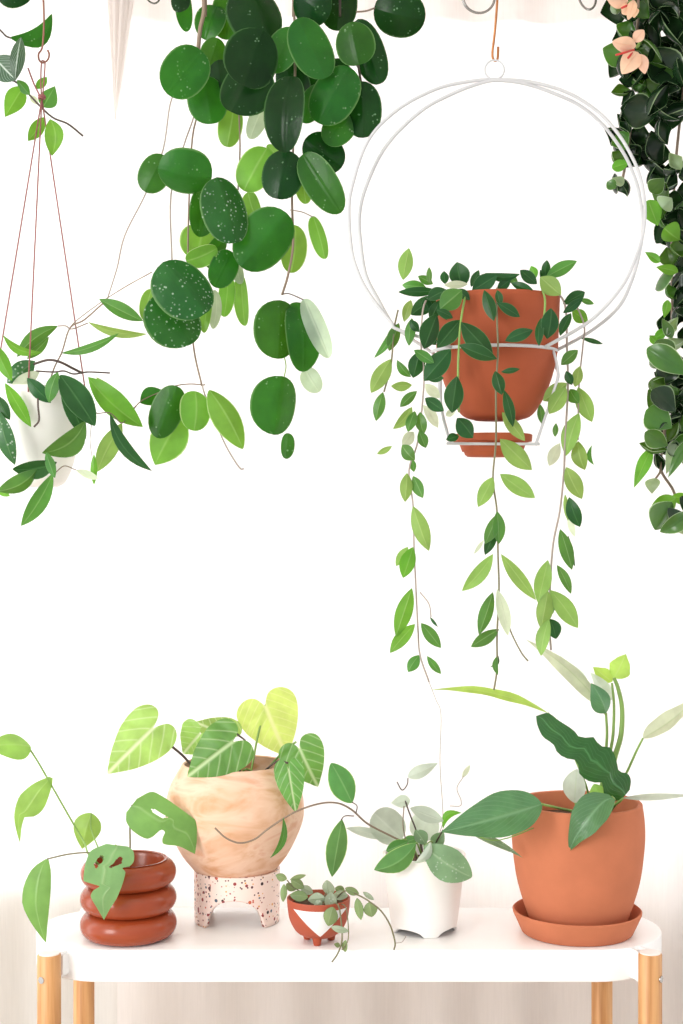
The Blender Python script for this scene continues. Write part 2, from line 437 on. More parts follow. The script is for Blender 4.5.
# curtains: one sheer cloth in soft folds on each side; they overlap and part downwards at the upper left
def curtain(name, xl, xr, Y, zt, zb, mat, amp, wl, label, cat, seed, group=None, nz=40, nx=260):
    bm = bmesh.new(); r = random.Random(seed); ph = r.random() * 6
    rows = []
    for k in range(nz + 1):
        z = zt + (zb - zt) * k / nz
        a, b = xl(z), xr(z); row = []
        for i in range(nx + 1):
            x = a + (b - a) * i / nx
            y = Y + amp * (math.sin(x / wl * 6.283 + ph) + 0.45 * math.sin(x / wl * 2.9 + ph * 2 + 0.6 * z)) * (0.75 + 0.25 * math.sin(3 * x + z))
            row.append(bm.verts.new((x, y, z)))
        rows.append(row)
    for A, B in zip(rows, rows[1:]):
        for i in range(nx): bm.faces.new((A[i], A[i + 1], B[i + 1], B[i]))
    o = link(name, bm, mat, None); c0 = o
    centre_origin(o)
    bm = bmesh.new(); rows = []                       # the doubled-over heading
    zh = ZC + (512 - 22) * Y / F
    for z in (zt, zh):
        a, b = xl(z), xr(z)
        rows.append([bm.verts.new((x, Y + 0.006 + amp * (math.sin(x / wl * 6.283 + ph) + 0.45 * math.sin(x / wl * 2.9 + ph * 2 + 0.6 * z)) * (0.75 + 0.25 * math.sin(3 * x + z)), z))
                     for x in [a + (b - a) * i / nx for i in range(nx + 1)]])
    for i in range(nx): bm.faces.new((rows[0][i], rows[0][i + 1], rows[1][i + 1], rows[1][i]))
    link('heading', bm, mat, o)
    return tag(o, label, cat, group)
YC = 2.315
def pxx(px, Y=YC): return (px - 341.5) * Y / F
def pzz(py, Y=YC): return ZC - (py - 512) * Y / F
def left_edge(z):                              # the right panel's hanging edge, drawn aside at the top left
    t = max(0, min(1, (z - pzz(125)) / (pzz(0) - pzz(125))))
    return pxx(119) - t * pxx(119) + t * pxx(112)
curtain('sheer_curtain', lambda z: -1.05, lambda z: pxx(124) + (pxx(139) - pxx(124)) * max(0, min(1, (z - pzz(130)) / (pzz(0) - pzz(130)))),
        YC + 0.045, 2.28, 0.03, M['sheer'], 0.012, 0.10, 'white sheer curtain panel at the left, drawn over the bright window', 'curtain', 3)
pan = curtain('sheer_curtain', left_edge, lambda z: 1.05, YC - 0.02, 2.28, 0.03, M['linen'], 0.012, 0.115,
        'wide pale linen sheer curtain panel behind the terracotta hanging pot and table', 'curtain', 11)
# its front edge is turned back in gathered pleats at the top, narrowing to nothing lower down
for lay in range(3):
    bm = bmesh.new(); rows = []
    for k in range(25):
        z = 2.28 + (pzz(128) - 2.28) * k / 24; f = max(0, min(1.6, (z - pzz(128)) / (pzz(0) - pzz(128))))
        a, b = pxx(118 - 8 * f + lay), pxx(119 + (19 - 3 * lay) * f)
        rows.append([bm.verts.new((a + (b - a) * i / 12, YC - 0.036 - 0.005 * lay - 0.004 * math.sin(i * 1.3 + lay) * min(1, f), z)) for i in range(13)])
    for A, B in zip(rows, rows[1:]):
        for i in range(12): bm.faces.new((A[i], A[i + 1], B[i + 1], B[i]))
    link('pleat', bm, M['linen'], pan)
bm = bmesh.new(); add_tube(bm, [Vector((-1.15, YC, 2.30)), Vector((1.15, YC, 2.30))], 0.011, 12, smooth=False)
rod = link('curtain_rod', bm, M['white_trim'], None)
for x in (-1.1, 1.1): box_obj('rod_bracket', x - 0.01, x + 0.01, YC, YW, 2.29, 2.31, M['white_trim'], rod)
tag(rod, 'white curtain rod carrying the sheer panels above the window', 'curtain rod')

# ------------------------------------------------------------------ plant table
def bamboo_mat():
    m, n, o = new_mat('bamboo_wood')
    b = N(n, 'ShaderNodeBsdfPrincipled'); b.inputs['Roughness'].default_value = 0.42
    t = N(n, 'ShaderNodeTexCoord'); mp = N(n, 'ShaderNodeMapping'); mp.inputs['Scale'].default_value = (110, 110, 5)
    nz = N(n, 'ShaderNodeTexNoise'); nz.inputs['Scale'].default_value = 1; nz.inputs['Detail'].default_value = 5
    n.links.new(t.outputs['Object'], mp.inputs[0]); n.links.new(mp.outputs[0], nz.inputs[0])
    r = ramp(n, [(0.3, lin((172, 112, 60))), (0.5, lin((206, 150, 94))), (0.75, lin((226, 176, 122)))], nz.outputs['Fac'])
    n.links.new(r.outputs[0], b.inputs['Base Color']); n.links.new(b.outputs[0], o.inputs[0]); return m
M['bamboo'] = bamboo_mat()
M['white_lacquer'] = plain('white_lacquer', (250, 250, 250), 0.32, noise=0.005)
M['white_plastic'] = plain('white_plastic', (246, 240, 236), 0.45, noise=0.01)
M['steel'] = plain('steel', (200, 200, 200), 0.25, 1.0, noise=0.03)

table = thing('plant_table', 'long white plant table with rounded ends on round bamboo legs', 'table', (0.01, 1.95, 0))
TX0, TX1, TY0, TY1, TR = -0.395, 0.414, 1.85, 2.05, 0.1
def stadium(inset, n=24):
    r = TR - inset; pts = []
    for k in range(n + 1):
        a = -math.pi / 2 + math.pi * k / n; pts.append((TX1 - TR + r * math.cos(a), 1.95 + r * math.sin(a)))
    for k in range(n + 1):
        a = math.pi / 2 + math.pi * k / n; pts.append((TX0 + TR + r * math.cos(a), 1.95 + r * math.sin(a)))
    return pts
bm = bmesh.new()
layers = [(0.012, TOP - 0.040), (0.001, TOP - 0.040), (0.0, TOP - 0.039), (0.0, TOP - 0.0015), (0.0006, TOP - 0.0004), (0.002, TOP), (0.03, TOP)]
rings = [[bm.verts.new((x, y, z)) for x, y in stadium(i)] for i, z in layers]
for A, B in zip(rings, rings[1:]):
    for k in range(len(A)): bm.faces.new((A[k], A[(k + 1) % len(A)], B[(k + 1) % len(A)], B[k]))
bm.faces.new(rings[0][::-1]); bm.faces.new(rings[-1])
link('tray', bm, M['white_lacquer'], table, True, 35)
for lx, ly, tz in ((-0.359, 1.842, 0.649), (0.379, 1.842, 0.650), (-0.358, 2.085, 0.628), (0.362, 2.085, 0.628)):
    leg = lathe('leg', [(0, 0), (0.0135, 0), (0.0145, 0.002), (0.0145, tz - 0.003), (0.0135, tz - 0.0015), (0, tz - 0.0015)], lx, ly, M['bamboo'], table, 32)
    lathe('end_cap', [(0.0128, tz - 0.0016), (0.0128, tz - 0.0002), (0.0118, tz), (0, tz)], lx, ly, M['white_plastic'], leg, 32)
    cx = TX0 + TR if lx < 0 else TX1 - TR
    d = Vector((cx - lx, 1.95 - ly, 0)); dist = d.length; d.normalize(); s = Vector((-d.y, d.x, 0))
    bm = bmesh.new(); L = dist - TR - 0.0145 + 0.008
    r = bmesh.ops.create_cube(bm, size=1)
    for v in r['verts']:
        a, b, c = v.co
        v.co = Vector((lx, ly, TOP - 0.019)) + d * (0.0115 + (a + 0.5) * L) + s * (b * 0.018) + Vector((0, 0, c * 0.030))
    bmesh.ops.bevel(bm, geom=bm.edges[:], offset=0.003, segments=2, affect='EDGES')
    link('bracket', bm, M['white_lacquer'], table, True, 40)
    # the bolt head through the leg, facing out along the bracket
    bm = bmesh.new()
    sd = -0.5 if lx < 0 else 0.9
    o2 = Vector((math.sin(sd) , -math.cos(sd), 0)) if ly < 1.95 else -d
    for rr, h in ((0.0042, 0.0018),):
        c0 = Vector((lx, ly, TOP - 0.031)) + o2 * 0.0138
        add_tube(bm, [c0, c0 + o2 * h], rr, 16, smooth=False)
    link('bolt', bm, M['steel'], leg, True, 40)

# ------------------------------------------------------------------ pots on the table
def clay(name, c, rough=0.75, dark=0.93, scale=25, bump=0.1, spec=0.3):
    return plain(name, c, rough, noise=(1 - dark) / 2, scale=scale, bump=bump, spec=spec)
M['soil'] = plain('potting_soil', (92, 68, 48), 0.95, noise=0.3, scale=160, bump=1.0)
M['terracotta'] = clay('terracotta', (198, 120, 87), 0.8, spec=0.2)
M['terracotta_dark'] = clay('terracotta_red', (166, 84, 55), 0.75, spec=0.2)
M['glazed_brown'] = plain('glazed_red_brown', (158, 68, 36), 0.24, noise=0.05, scale=14, spec=0.5)
M['white_glaze'] = plain('white_ceramic', (246, 243, 240), 0.4, noise=0.012, scale=20)
def marble_mat():
    m, n, o = new_mat('marbled_clay')
    b = N(n, 'ShaderNodeBsdfPrincipled'); b.inputs['Roughness'].default_value = 0.6; b.inputs['Specular IOR Level'].default_value = 0.3
    t = N(n, 'ShaderNodeTexCoord'); mp = N(n, 'ShaderNodeMapping'); mp.inputs['Scale'].default_value = (10, 10, 22); mp.inputs['Rotation'].default_value = (0.2, 0.5, 0.3)
    n1 = N(n, 'ShaderNodeTexNoise'); n1.inputs['Scale'].default_value = 1.0; n1.inputs['Detail'].default_value = 6; n1.inputs['Distortion'].default_value = 2.2
    n.links.new(t.outputs['Object'], mp.inputs[0]); n.links.new(mp.outputs[0], n1.inputs[0])
    r = ramp(n, [(0.32, lin((214, 160, 120))), (0.46, lin((232, 190, 160))), (0.56, lin((239, 203, 178))), (0.68, lin((226, 174, 144)))], n1.outputs['Fac'])
    n.links.new(r.outputs[0], b.inputs['Base Color']); n.links.new(b.outputs[0], o.inputs[0]); return m
M['marble'] = marble_mat()
def terrazzo_mat():
    m, n, o = new_mat('pink_terrazzo')
    b = N(n, 'ShaderNodeBsdfPrincipled'); b.inputs['Roughness'].default_value = 0.45
    t = N(n, 'ShaderNodeTexCoord'); base = lin((248, 226, 216)); col = None
    for sc, lo, seed in ((140, 0.30, 0.0), (240, 0.28, 3.3)):
        mp = N(n, 'ShaderNodeMapping'); mp.inputs['Location'].default_value = (seed, seed * 2, seed)
        n.links.new(t.outputs['Object'], mp.inputs[0])
        v = N(n, 'ShaderNodeTexVoronoi'); v.inputs['Scale'].default_value = sc; n.links.new(mp.outputs[0], v.inputs[0])
        sp = N(n, 'ShaderNodeSeparateXYZ'); n.links.new(v.outputs['Color'], sp.inputs[0])
        pal = ramp(n, [(0.0, lin((150, 60, 62))), (0.3, lin((96, 54, 60))), (0.5, lin((226, 160, 60))), (0.62, lin((70, 92, 110))), (0.75, lin((200, 96, 70))), (0.9, lin((60, 44, 48)))], sp.outputs[0], 'CONSTANT')
        inside = ramp(n, [(lo, (1, 1, 1, 1)), (lo + 0.03, (0, 0, 0, 1))], v.outputs['Distance'])
        some = ramp(n, [(0.5, (0, 0, 0, 1)), (0.51, (1, 1, 1, 1))], sp.outputs[1])
        f = math_node(n, 'MULTIPLY', inside.outputs[0], some.outputs[0])
        col = mix(n, f, base if col is None else col, pal.outputs[0])
    n.links.new(col, b.inputs['Base Color']); n.links.new(b.outputs[0], o.inputs[0]); return m
M['terrazzo'] = terrazzo_mat()

def centre(px, Y, z=TOP): return Vector(((px - 341.5) * Y / F, Y, z))

# -- stacked-ring brown pot
YA = 1.908; CA = centre(128.5, YA)
potA = thing('potted_split_leaf_plant', 'glossy red-brown pot of three stacked rings with trailing split-leaf plant', 'potted plant', CA)
prof = [(0, TOP + 0.0006), (0.044, TOP + 0.0006)]
for k in range(3):
    zc = TOP + 0.0172 + 0.0325 * k; R = 0.0410 - 0.0004 * k
    for a in range(-80, 81, 8):
        q = math.radians(a); prof.append((R + 0.0203 * math.cos(q) ** 0.8, zc + 0.0168 * math.sin(q)))
zt = prof[-1][1]
prof += [(0.0490, zt + 0.0006), (0.0475, zt - 0.0003), (0.0465, zt - 0.006), (0.0445, zt - 0.016), (0.0405, zt - 0.03), (0.038, TOP + 0.03), (0, TOP + 0.03)]
lathe('pot', prof, CA.x, CA.y, M['glazed_brown'], potA, 72, 60)
lathe('soil', [(0, zt - 0.028), (0.03, zt - 0.027), (0.0408, zt - 0.029)], CA.x, CA.y, M['soil'], potA, 40)

# -- terrazzo stand and peach pot on it
YB = 1.985; CB = centre(237, YB); RB = 0.057; HB = 0.069
bm = bmesh.new(); SG, SZ = 144, 14; th = math.radians(43); rows = []
for k in range(SG):
    a = 2 * math.pi * k / SG; q = min(abs((a + math.pi) % (2 * math.pi) - math.pi), abs(a - math.pi))
    zb = 0.0006 if q >= th else max(0.0006, 0.039 * (1 - (q / th) ** 2) ** 0.5)
    rows.append([bm.verts.new((CB.x + (RB - 0.001 * (1 - j / SZ)) * math.sin(a), CB.y - (RB - 0.001 * (1 - j / SZ)) * math.cos(a), TOP + zb + (HB - zb) * j / SZ)) for j in range(SZ + 1)])
for k in range(SG):
    A, B = rows[k], rows[(k + 1) % SG]
    for j in range(SZ): bm.faces.new((A[j], B[j], B[j + 1], A[j + 1]))
stand = link('terrazzo_stand', bm, M['terrazzo'], None, True, 50)
sm = stand.modifiers.new('wall', 'SOLIDIFY'); sm.thickness = 0.0065; sm.offset = -1
centre_origin(stand)
tag(stand, 'pink terrazzo ring stand with arched cut-outs carrying the peach pot', 'plant stand')
zb = TOP + HB + 0.0003
potB = thing('potted_velvet_leaf_plant', 'large peach marbled round pot with white-veined heart-shaped leaves on the terrazzo stand', 'potted plant', (CB.x, CB.y, zb))
CBx = centre(235, YB).x
outer = profile([(0.055, zb), (0.072, zb + 0.022), (0.0885, zb + 0.058), (0.0912, zb + 0.082), (0.086, zb + 0.108), (0.0735, zb + 0.131), (0.0695, zb + 0.138)], 6)
lathe('pot', [(0, zb), (0.05, zb)] + outer + [(0.0680, zb + 0.1388), (0.0665, zb + 0.1375), (0.070, zb + 0.130), (0.080, zb + 0.1)] + [(0.078, zb + 0.06), (0, zb + 0.06)], CBx, YB, M['marble'], potB, 80, 60)
lathe('soil', [(0, zb + 0.106), (0.05, zb + 0.104), (0.0782, zb + 0.102)], CBx, YB, M['soil'], potB, 40)

# -- little red pot with white band and small feet
YR = 1.886; CR = centre(318.5, YR); 
potC = thing('potted_trailing_succulent', 'tiny three-footed red clay pot with white painted band and small silvery leaves', 'potted plant', CR)
def band_mat():
    m, n, o = new_mat('painted_red_clay')
    b = N(n, 'ShaderNodeBsdfPrincipled'); b.inputs['Roughness'].default_value = 0.6
    t = N(n, 'ShaderNodeTexCoord'); s = N(n, 'ShaderNodeSeparateXYZ'); n.links.new(t.outputs['Object'], s.inputs[0])
    ax = math_node(n, 'ABSOLUTE', math_node(n, 'SUBTRACT', s.outputs[0], 0.0025))
    zlow = math_node(n, 'MULTIPLY_ADD', ax, 1.02); zlow.node.inputs[2].default_value = 0.0135
    f = math_node(n, 'MULTIPLY', math_node(n, 'GREATER_THAN', s.outputs[2], zlow), math_node(n, 'LESS_THAN', s.outputs[2], 0.0475))
    f = math_node(n, 'MULTIPLY', f, math_node(n, 'LESS_THAN', s.outputs[1], 0.0))
    c = mix(n, f, lin((174, 80, 54)), lin((238, 238, 240)))
    n.links.new(c, b.inputs['Base Color']); n.links.new(b.outputs[0], o.inputs[0]); return m
M['band'] = band_mat()
o3 = profile([(0.020, TOP + 0.0085), (0.029, TOP + 0.015), (0.0365, TOP + 0.029), (0.0392, TOP + 0.046), (0.0398, TOP + 0.054)], 6)
lathe('pot', [(0, TOP + 0.008)] + o3 + [(0.0396, TOP + 0.0555), (0.0378, TOP + 0.0555), (0.037, TOP + 0.054), (0.036, TOP + 0.035), (0, TOP + 0.033)], CR.x, CR.y, M['band'], potC, 64, 60)
lathe('soil', [(0, TOP + 0.0475), (0.02, TOP + 0.047), (0.0367, TOP + 0.046)], CR.x, CR.y, M['soil'], potC, 32)
M['red_clay'] = clay('red_clay', (174, 80, 54))
for a in (math.radians(185), math.radians(65), math.radians(305)):
    lathe('foot', [(0, TOP + 0.0004), (0.0042, TOP + 0.0004), (0.0048, TOP + 0.002), (0.0066, TOP + 0.013), (0, TOP + 0.014)], CR.x + 0.0175 * math.sin(a), CR.y + 0.0175 * math.cos(a), M['red_clay'], potC, 20)

# -- white pot on four cut feet
YD = 1.94; CD = centre(424, YD)
potD = thing('potted_silver_leaf_plant', 'tapered white ceramic pot with cut-out feet and silvery green leaves', 'potted plant', CD)
bm = bmesh.new(); SG, SZ = 120, 12; rows = []
def rD(z): return 0.0415 + (0.0535 - 0.0415) * (z / 0.099) ** 0.9
for k in range(SG):
    a = 2 * math.pi * k / SG; q = abs(((a - 0.16) % (math.pi / 2)) - math.pi / 4); g = math.radians(31)
    zb_ = 0.0005 if q >= g else 0.0005 + 0.0085 * (1 - (q / g) ** 2) ** 0.5
    col = []
    for j in range(SZ + 1):
        z = zb_ + (0.099 - zb_) * j / SZ
        col.append(bm.verts.new((CD.x + rD(z) * math.sin(a), CD.y - rD(z) * math.cos(a), TOP + z)))
    col.append(bm.verts.new((CD.x + (rD(0.099) - 0.002) * math.sin(a), CD.y - (rD(0.099) - 0.002) * math.cos(a), TOP + 0.1)))
    col.append(bm.verts.new((CD.x + (rD(0.099) - 0.004) * math.sin(a), CD.y - (rD(0.099) - 0.004) * math.cos(a), TOP + 0.099)))
    col.append(bm.verts.new((CD.x + 0.041 * math.sin(a), CD.y - 0.041 * math.cos(a), TOP + 0.012)))
    col.append(bm.verts.new((CD.x + 0.038 * math.sin(a), CD.y - 0.038 * math.cos(a), TOP + zb_)))
    rows.append(col)
for k in range(SG):
    A, B = rows[k], rows[(k + 1) % SG]
    for j in range(len(A)): bm.faces.new((A[j], B[j], B[(j + 1) % len(A)], A[(j + 1) % len(A)]))
bmesh.ops.recalc_face_normals(bm, faces=bm.faces[:])
link('pot', bm, M['white_glaze'], potD, True, 45)
lathe('soil', [(0, TOP + 0.088), (0.03, TOP + 0.087), (0.0482, TOP + 0.086)], CD.x, CD.y, M['soil'], potD, 40)

# -- big terracotta pot in its saucer
YE = 1.932; CE = centre(578, YE)
CS = centre(577, YE - 0.002)
sau = lathe('terracotta_saucer', [(0, TOP + 0.0005), (0.069, TOP + 0.0005), (0.0712, TOP + 0.002), (0.0822, TOP + 0.026), (0.0826, TOP + 0.0285), (0.0810, TOP + 0.0298), (0.0785, TOP + 0.0285), (0.0725, TOP + 0.0085), (0.070, TOP + 0.0072), (0, TOP + 0.0072)], CS.x, CS.y, M['terracotta'], None, 80, 50)
centre_origin(sau); tag(sau, 'round terracotta saucer on the white table under the large orange pot', 'saucer')
z0 = TOP + 0.0076
potE = thing('potted_ruffled_leaf_plant', 'large orange terracotta pot with long ruffled dark leaves, standing in a saucer', 'potted plant', (CE.x, CE.y, z0))
oE = profile([(0.058, z0), (0.0660, z0 + 0.018), (0.0785, z0 + 0.060), (0.0845, z0 + 0.105), (0.0845, z0 + 0.135), (0.0818, z0 + 0.158)], 7)
lathe('pot', [(0, z0)] + oE + [(0.0808, z0 + 0.1592), (0.0770, z0 + 0.1592), (0.0757, z0 + 0.158), (0.077, z0 + 0.12), (0.074, z0 + 0.08), (0, z0 + 0.08)], CE.x, CE.y, M['terracotta'], potE, 96, 50)
lathe('soil', [(0, z0 + 0.137), (0.05, z0 + 0.136), (0.0768, z0 + 0.134)], CE.x, CE.y, M['soil'], potE, 48)

# ------------------------------------------------------------------ leaf materials; dark and light versions carry shade and backlight in their colour
LM = {}
LM['OD'] = leaf_mat('thick_dark_leaf', (15, 47, 20), (45, 112, 22), 0.15, 0.26, edge=(60, 100, 50), flecks=(110, 150, 110), fleck_amt=0.2, spec=0.18)  # darkened in colour to stand for the dimmer light up high
LM['OM'] = leaf_mat('thick_green_leaf', (34, 88, 32), (80, 155, 24), 0.27, 0.28, edge=(96, 140, 76), flecks=(140, 175, 130), fleck_amt=0.25, spec=0.22)
LM['OS'] = leaf_mat('fleck_green_leaf', (32, 82, 36), (65, 135, 35), 0.22, 0.26, edge=(100, 140, 84), flecks=(180, 205, 180), fleck_amt=0.9, spec=0.22)
LM['OL'] = leaf_mat('backlit_green_leaf', (102, 162, 60), (130, 182, 64), 0.45, 0.36, edge=(185, 215, 140), midrib=(175, 210, 130))  # lighter green of backlit leaves, put into the colour
LM['OP'] = leaf_mat('pale_glare_leaf', (172, 192, 172), (190, 212, 160), 0.45, 0.3, midrib=(215, 225, 210))  # grey glare on the leaf, painted as its colour
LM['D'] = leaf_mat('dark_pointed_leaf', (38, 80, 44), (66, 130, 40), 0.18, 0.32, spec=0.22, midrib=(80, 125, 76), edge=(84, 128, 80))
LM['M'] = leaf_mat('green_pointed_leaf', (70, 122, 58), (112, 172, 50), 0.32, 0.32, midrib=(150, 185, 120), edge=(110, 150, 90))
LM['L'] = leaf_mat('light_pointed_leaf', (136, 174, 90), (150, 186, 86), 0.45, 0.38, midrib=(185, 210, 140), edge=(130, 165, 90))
LM['G'] = leaf_mat('bright_pointed_leaf', (98, 164, 52), (122, 182, 52), 0.45, 0.34, midrib=(165, 205, 110))
LM['P'] = leaf_mat('pale_sheen_leaf', (206, 218, 192), (216, 226, 190), 0.5, 0.4, midrib=(225, 230, 215))  # whitish sheen of glossy leaves, painted into the colour
LM['S'] = leaf_mat('speckled_leaf', (58, 104, 66), (80, 140, 60), 0.25, 0.34, flecks=(190, 205, 190), fleck_amt=1.6, midrib=(110, 150, 100))
LM['V'] = leaf_mat('variegated_leaf', (50, 82, 58), (90, 130, 80), 0.25, 0.32, veins=(196, 212, 200), nveins=7)
LM['stem'] = plain('woody_stem', (136, 118, 100), 0.6, noise=0.1)
LM['dstem'] = plain('dark_stem', (84, 70, 64), 0.6, noise=0.1)
LM['pstem'] = plain('pale_stem', (168, 156, 146), 0.6, noise=0.1)
LM['gstem'] = plain('green_stem', (132, 168, 84), 0.45, noise=0.1)
LM['brstem'] = plain('brown_green_stem', (120, 116, 84), 0.5, noise=0.1)

# ------------------------------------------------------------------ rail with its rings and hooks
YH = 1.79
zrail = ZC - (-12 - 512) * YH / F
M['copper'] = plain('copper_wire', (178, 118, 72), 0.35, 0.9, noise=0.06)
M['copper_dark'] = plain('dark_copper_wire', (140, 96, 82), 0.4, 0.7, noise=0.06)
M['chrome'] = plain('brushed_steel', (165, 163, 160), 0.25, 1.0, noise=0.05)
M['white_wire'] = plain('white_coated_wire', (200, 201, 204), 0.4, noise=0.02)
bm = bmesh.new(); add_tube(bm, [Vector((-1.15, YH, zrail)), Vector((1.15, YH, zrail))], 0.007, 16, smooth=False)
rail = link('hanging_rail', bm, M['chrome'], None)
for x in (-1.1, 1.1):
    bm = bmesh.new(); add_tube(bm, [Vector((x, YH, zrail)), Vector((x, YW, zrail))], 0.006, 12, smooth=False)
    link('rail_bracket', bm, M['chrome'], rail)
tag(rail, 'long steel rail above the plants that carries their hooks and vines', 'rail')
for px, cy, r, turn, lab in ((478.5, 0.0, 17.0, 0.15, 'steel ring hanging from the rail just left of the copper hook'),
                             (587, 5.0, 15.0, 0.75, 'steel ring hanging from the rail next to the curly vine'),
                             (152, -6.0, 11.5, 0.9, 'small steel ring hanging from the rail above the curtain edge')):
    c = P(px, cy, YH); R = r * YH / F
    if c.z + R < zrail + 0.0095: c.z = zrail + 0.0095 - R + 0.0
    o = thing('steel_ring', lab, 'ring', (c.x, c.y, c.z - R), 'rings hanging from the rail')
    for k, (dx, rr) in enumerate(((-0.0012, 1.0), (0.0012, 0.94)) if px != 152 else ((0, 1.0),)):
        pts = []
        for i in range(40):
            a = 2 * math.pi * i / 40
            lx = R * rr * math.cos(a); pts.append(Vector((c.x + lx * math.cos(turn) + dx * 0.4, c.y + lx * math.sin(turn) + dx * 2, c.z + R * (1 - rr) + R * rr * math.sin(a))))
        tube('ring_loop', pts, 0.0012, M['chrome'], o, closed=True)

def wire_thing(name, pts, r, mat, label, cat):
    bm = bmesh.new(); add_tube(bm, pts, r, 8)
    o = link(name, bm, mat, None); centre_origin(o); return tag(o, label, cat)
def over_rail(px):           # the crook of a hook, passing over the rail from behind
    x = (px - 341.5) * YH / F
    return [Vector((x + 0.0005, YH + 0.0095 * math.cos(a), zrail + 0.0095 * math.sin(a))) for a in (-0.6, 0.0, 0.55, 1.1, 1.57, 2.1, 2.7, 3.14)]
hx = over_rail(497)
wire_thing('copper_hook', hx + [P(496.3, 15, YH - 0.008), P(494.5, 35, YH - 0.004), P(492.5, 52, YH - 0.001), P(493, 58.5, YH), P(495.3, 60.8, YH), P(497.6, 58.5, YH), P(498.2, 47, YH + 0.001)],
           0.0015, M['copper'], 'copper S-hook from which the white wire hoop hangs', 'hook')
hx = over_rail(44)
wire_thing('copper_hook', hx + [P(44, 20, YH - 0.006), P(43, 42, YH - 0.002), P(41.5, 49.5, YH), P(38.6, 54, YH), P(39.2, 60, YH), P(43, 62.8, YH), P(47.6, 60, YH), P(49.2, 54.5, YH), P(47.6, 50, YH)],
           0.0012, M['copper_dark'], 'dark copper hook at the upper left, holding the reddish cords', 'hook')

# ------------------------------------------------------------------ white wire hoop planter
YP = 1.78
hoop = thing('wire_hoop_hanger', 'round white double wire hoop hanging from the copper hook around the terracotta pot', 'hanger', (P(497, 440, YP).x, YP, P(497, 445, YP).z))
zr = P(0, 352, YP).z; RR = 0.0738; CHx = P(494, 352, YP).x
ztop = P(0, 80, YP).z
ring = [Vector((CHx + RR * math.sin(2 * math.pi * k / 72), YP - RR * math.cos(2 * math.pi * k / 72), zr)) for k in range(72)]
bm = bmesh.new(); add_tube(bm, ring, 0.0020, 8, closed=True); link('pot_ring', bm, M['white_wire'], hoop)
def hoop_pts(px, dy):
    res = []
    for x, y in px:
        f = (y - 80) / (352 - 80); Y = YP + dy * max(0, min(1, f)) ; res.append(P(x, y, Y))
    return res
fr = [(399, 330), (391, 322), (372, 298), (360, 277), (352, 252), (349, 215), (352, 187), (368, 141), (396, 111), (434, 90), (466, 82), (495, 79.5), (530, 82), (566, 92), (597, 111), (619, 135), (634, 161), (641.5, 182), (645, 208), (643, 234), (635, 260), (621, 288), (590, 321)]
bk = [(400, 331), (391, 322), (378, 299), (366, 275), (361, 245), (359.5, 215), (367.5, 183), (387, 145), (420, 112), (452, 94), (478, 84), (497, 80.5), (526, 84), (558, 95), (582, 107), (603, 125), (622.6, 151.5), (633, 173), (639, 192.5), (643, 224), (640, 250), (632, 280), (618, 308), (588, 333)]
a = math.radians(44)
def rp(ang): return Vector((CHx + RR * math.sin(ang), YP - RR * math.cos(ang), zr))
tube('hoop_wire', [rp(-math.radians(46))] + hoop_pts(fr, -0.052) + [rp(math.radians(46))], 0.0020, M['white_wire'], hoop, seg=8)
tube('hoop_wire', [rp(-math.radians(112))] + hoop_pts(bk, 0.028) + [rp(math.radians(112))], 0.0020, M['white_wire'], hoop, seg=8)
c = P(494.5, 69.8, YP + 0.002)
tube('hanging_ring', [c + Vector((0.0115 * math.cos(2 * math.pi * k / 36), 0, 0.0115 * math.sin(2 * math.pi * k / 36))) for k in range(36)], 0.0011, M['white_wire'], hoop, closed=True)
zs = P(0, 443.5, YP).z
for sg, ang in ((-1, 62), (1, 118)):
    q = math.radians(ang); dy = sg * 0.0415
    tube('saucer_wire', [rp(-q), P(441, 405, YP + dy), P(449.5, 440, YP + dy), P(450.7, 442.8, YP + dy), P(453, 443.5, YP + dy), P(533, 444, YP + dy), P(535.6, 443.5, YP + dy), P(537, 441, YP + dy),
          P(553.5, 392, YP + dy), P(558, 372, YP + dy), rp(q)], 0.0017, M['white_wire'], hoop, seg=8)
cs = P(492.5, 455, YP); zsb = cs.z - 0.002
hs = lathe('terracotta_saucer', [(0, zsb), (0.030, zsb), (0.0325, zsb + 0.002), (0.0372, zsb + 0.0135), (0.0395, zsb + 0.0165), (0.0465, zsb + 0.018), (0.0470, zsb + 0.0255), (0.0455, zsb + 0.0265), (0.043, zsb + 0.025), (0.036, zsb + 0.006), (0, zsb + 0.005)], cs.x, YP, M['terracotta_dark'], None, 64, 50)
centre_origin(hs); tag(hs, 'small terracotta saucer hanging in the white wires below the hanging pot', 'saucer')

zpb = P(0, 420.5, YP).z; zpr = P(0, 299, YP).z; CPx = P(497, 0, YP).x; HP = zpr - zpb
potH = thing('hanging_trailing_vine', 'round terracotta hanging pot in the wire hoop with long trailing pointed-leaf vines', 'hanging plant', (CPx, YP, zpb))
oH = profile([(0.026, zpb), (0.041, zpb + 0.006), (0.0545, zpb + 0.025), (0.0652, zpb + 0.052), (0.0712, zpb + 0.08), (0.0728, zpb + 0.108), (0.0742, zpb + HP)], 7)
lathe('pot', [(0, zpb)] + oH + [(0.0734, zpb + HP + 0.0012), (0.0700, zpb + HP + 0.0012), (0.0690, zpb + HP), (0.067, zpb + HP * 0.6), (0, zpb + HP * 0.55)], CPx, YP, M['terracotta_dark'], potH, 80, 50)
lathe('soil', [(0, zpr - 0.01), (0.04, zpr - 0.012), (0.0686, zpr - 0.014)], CPx, YP, M['soil'], potH, 40)

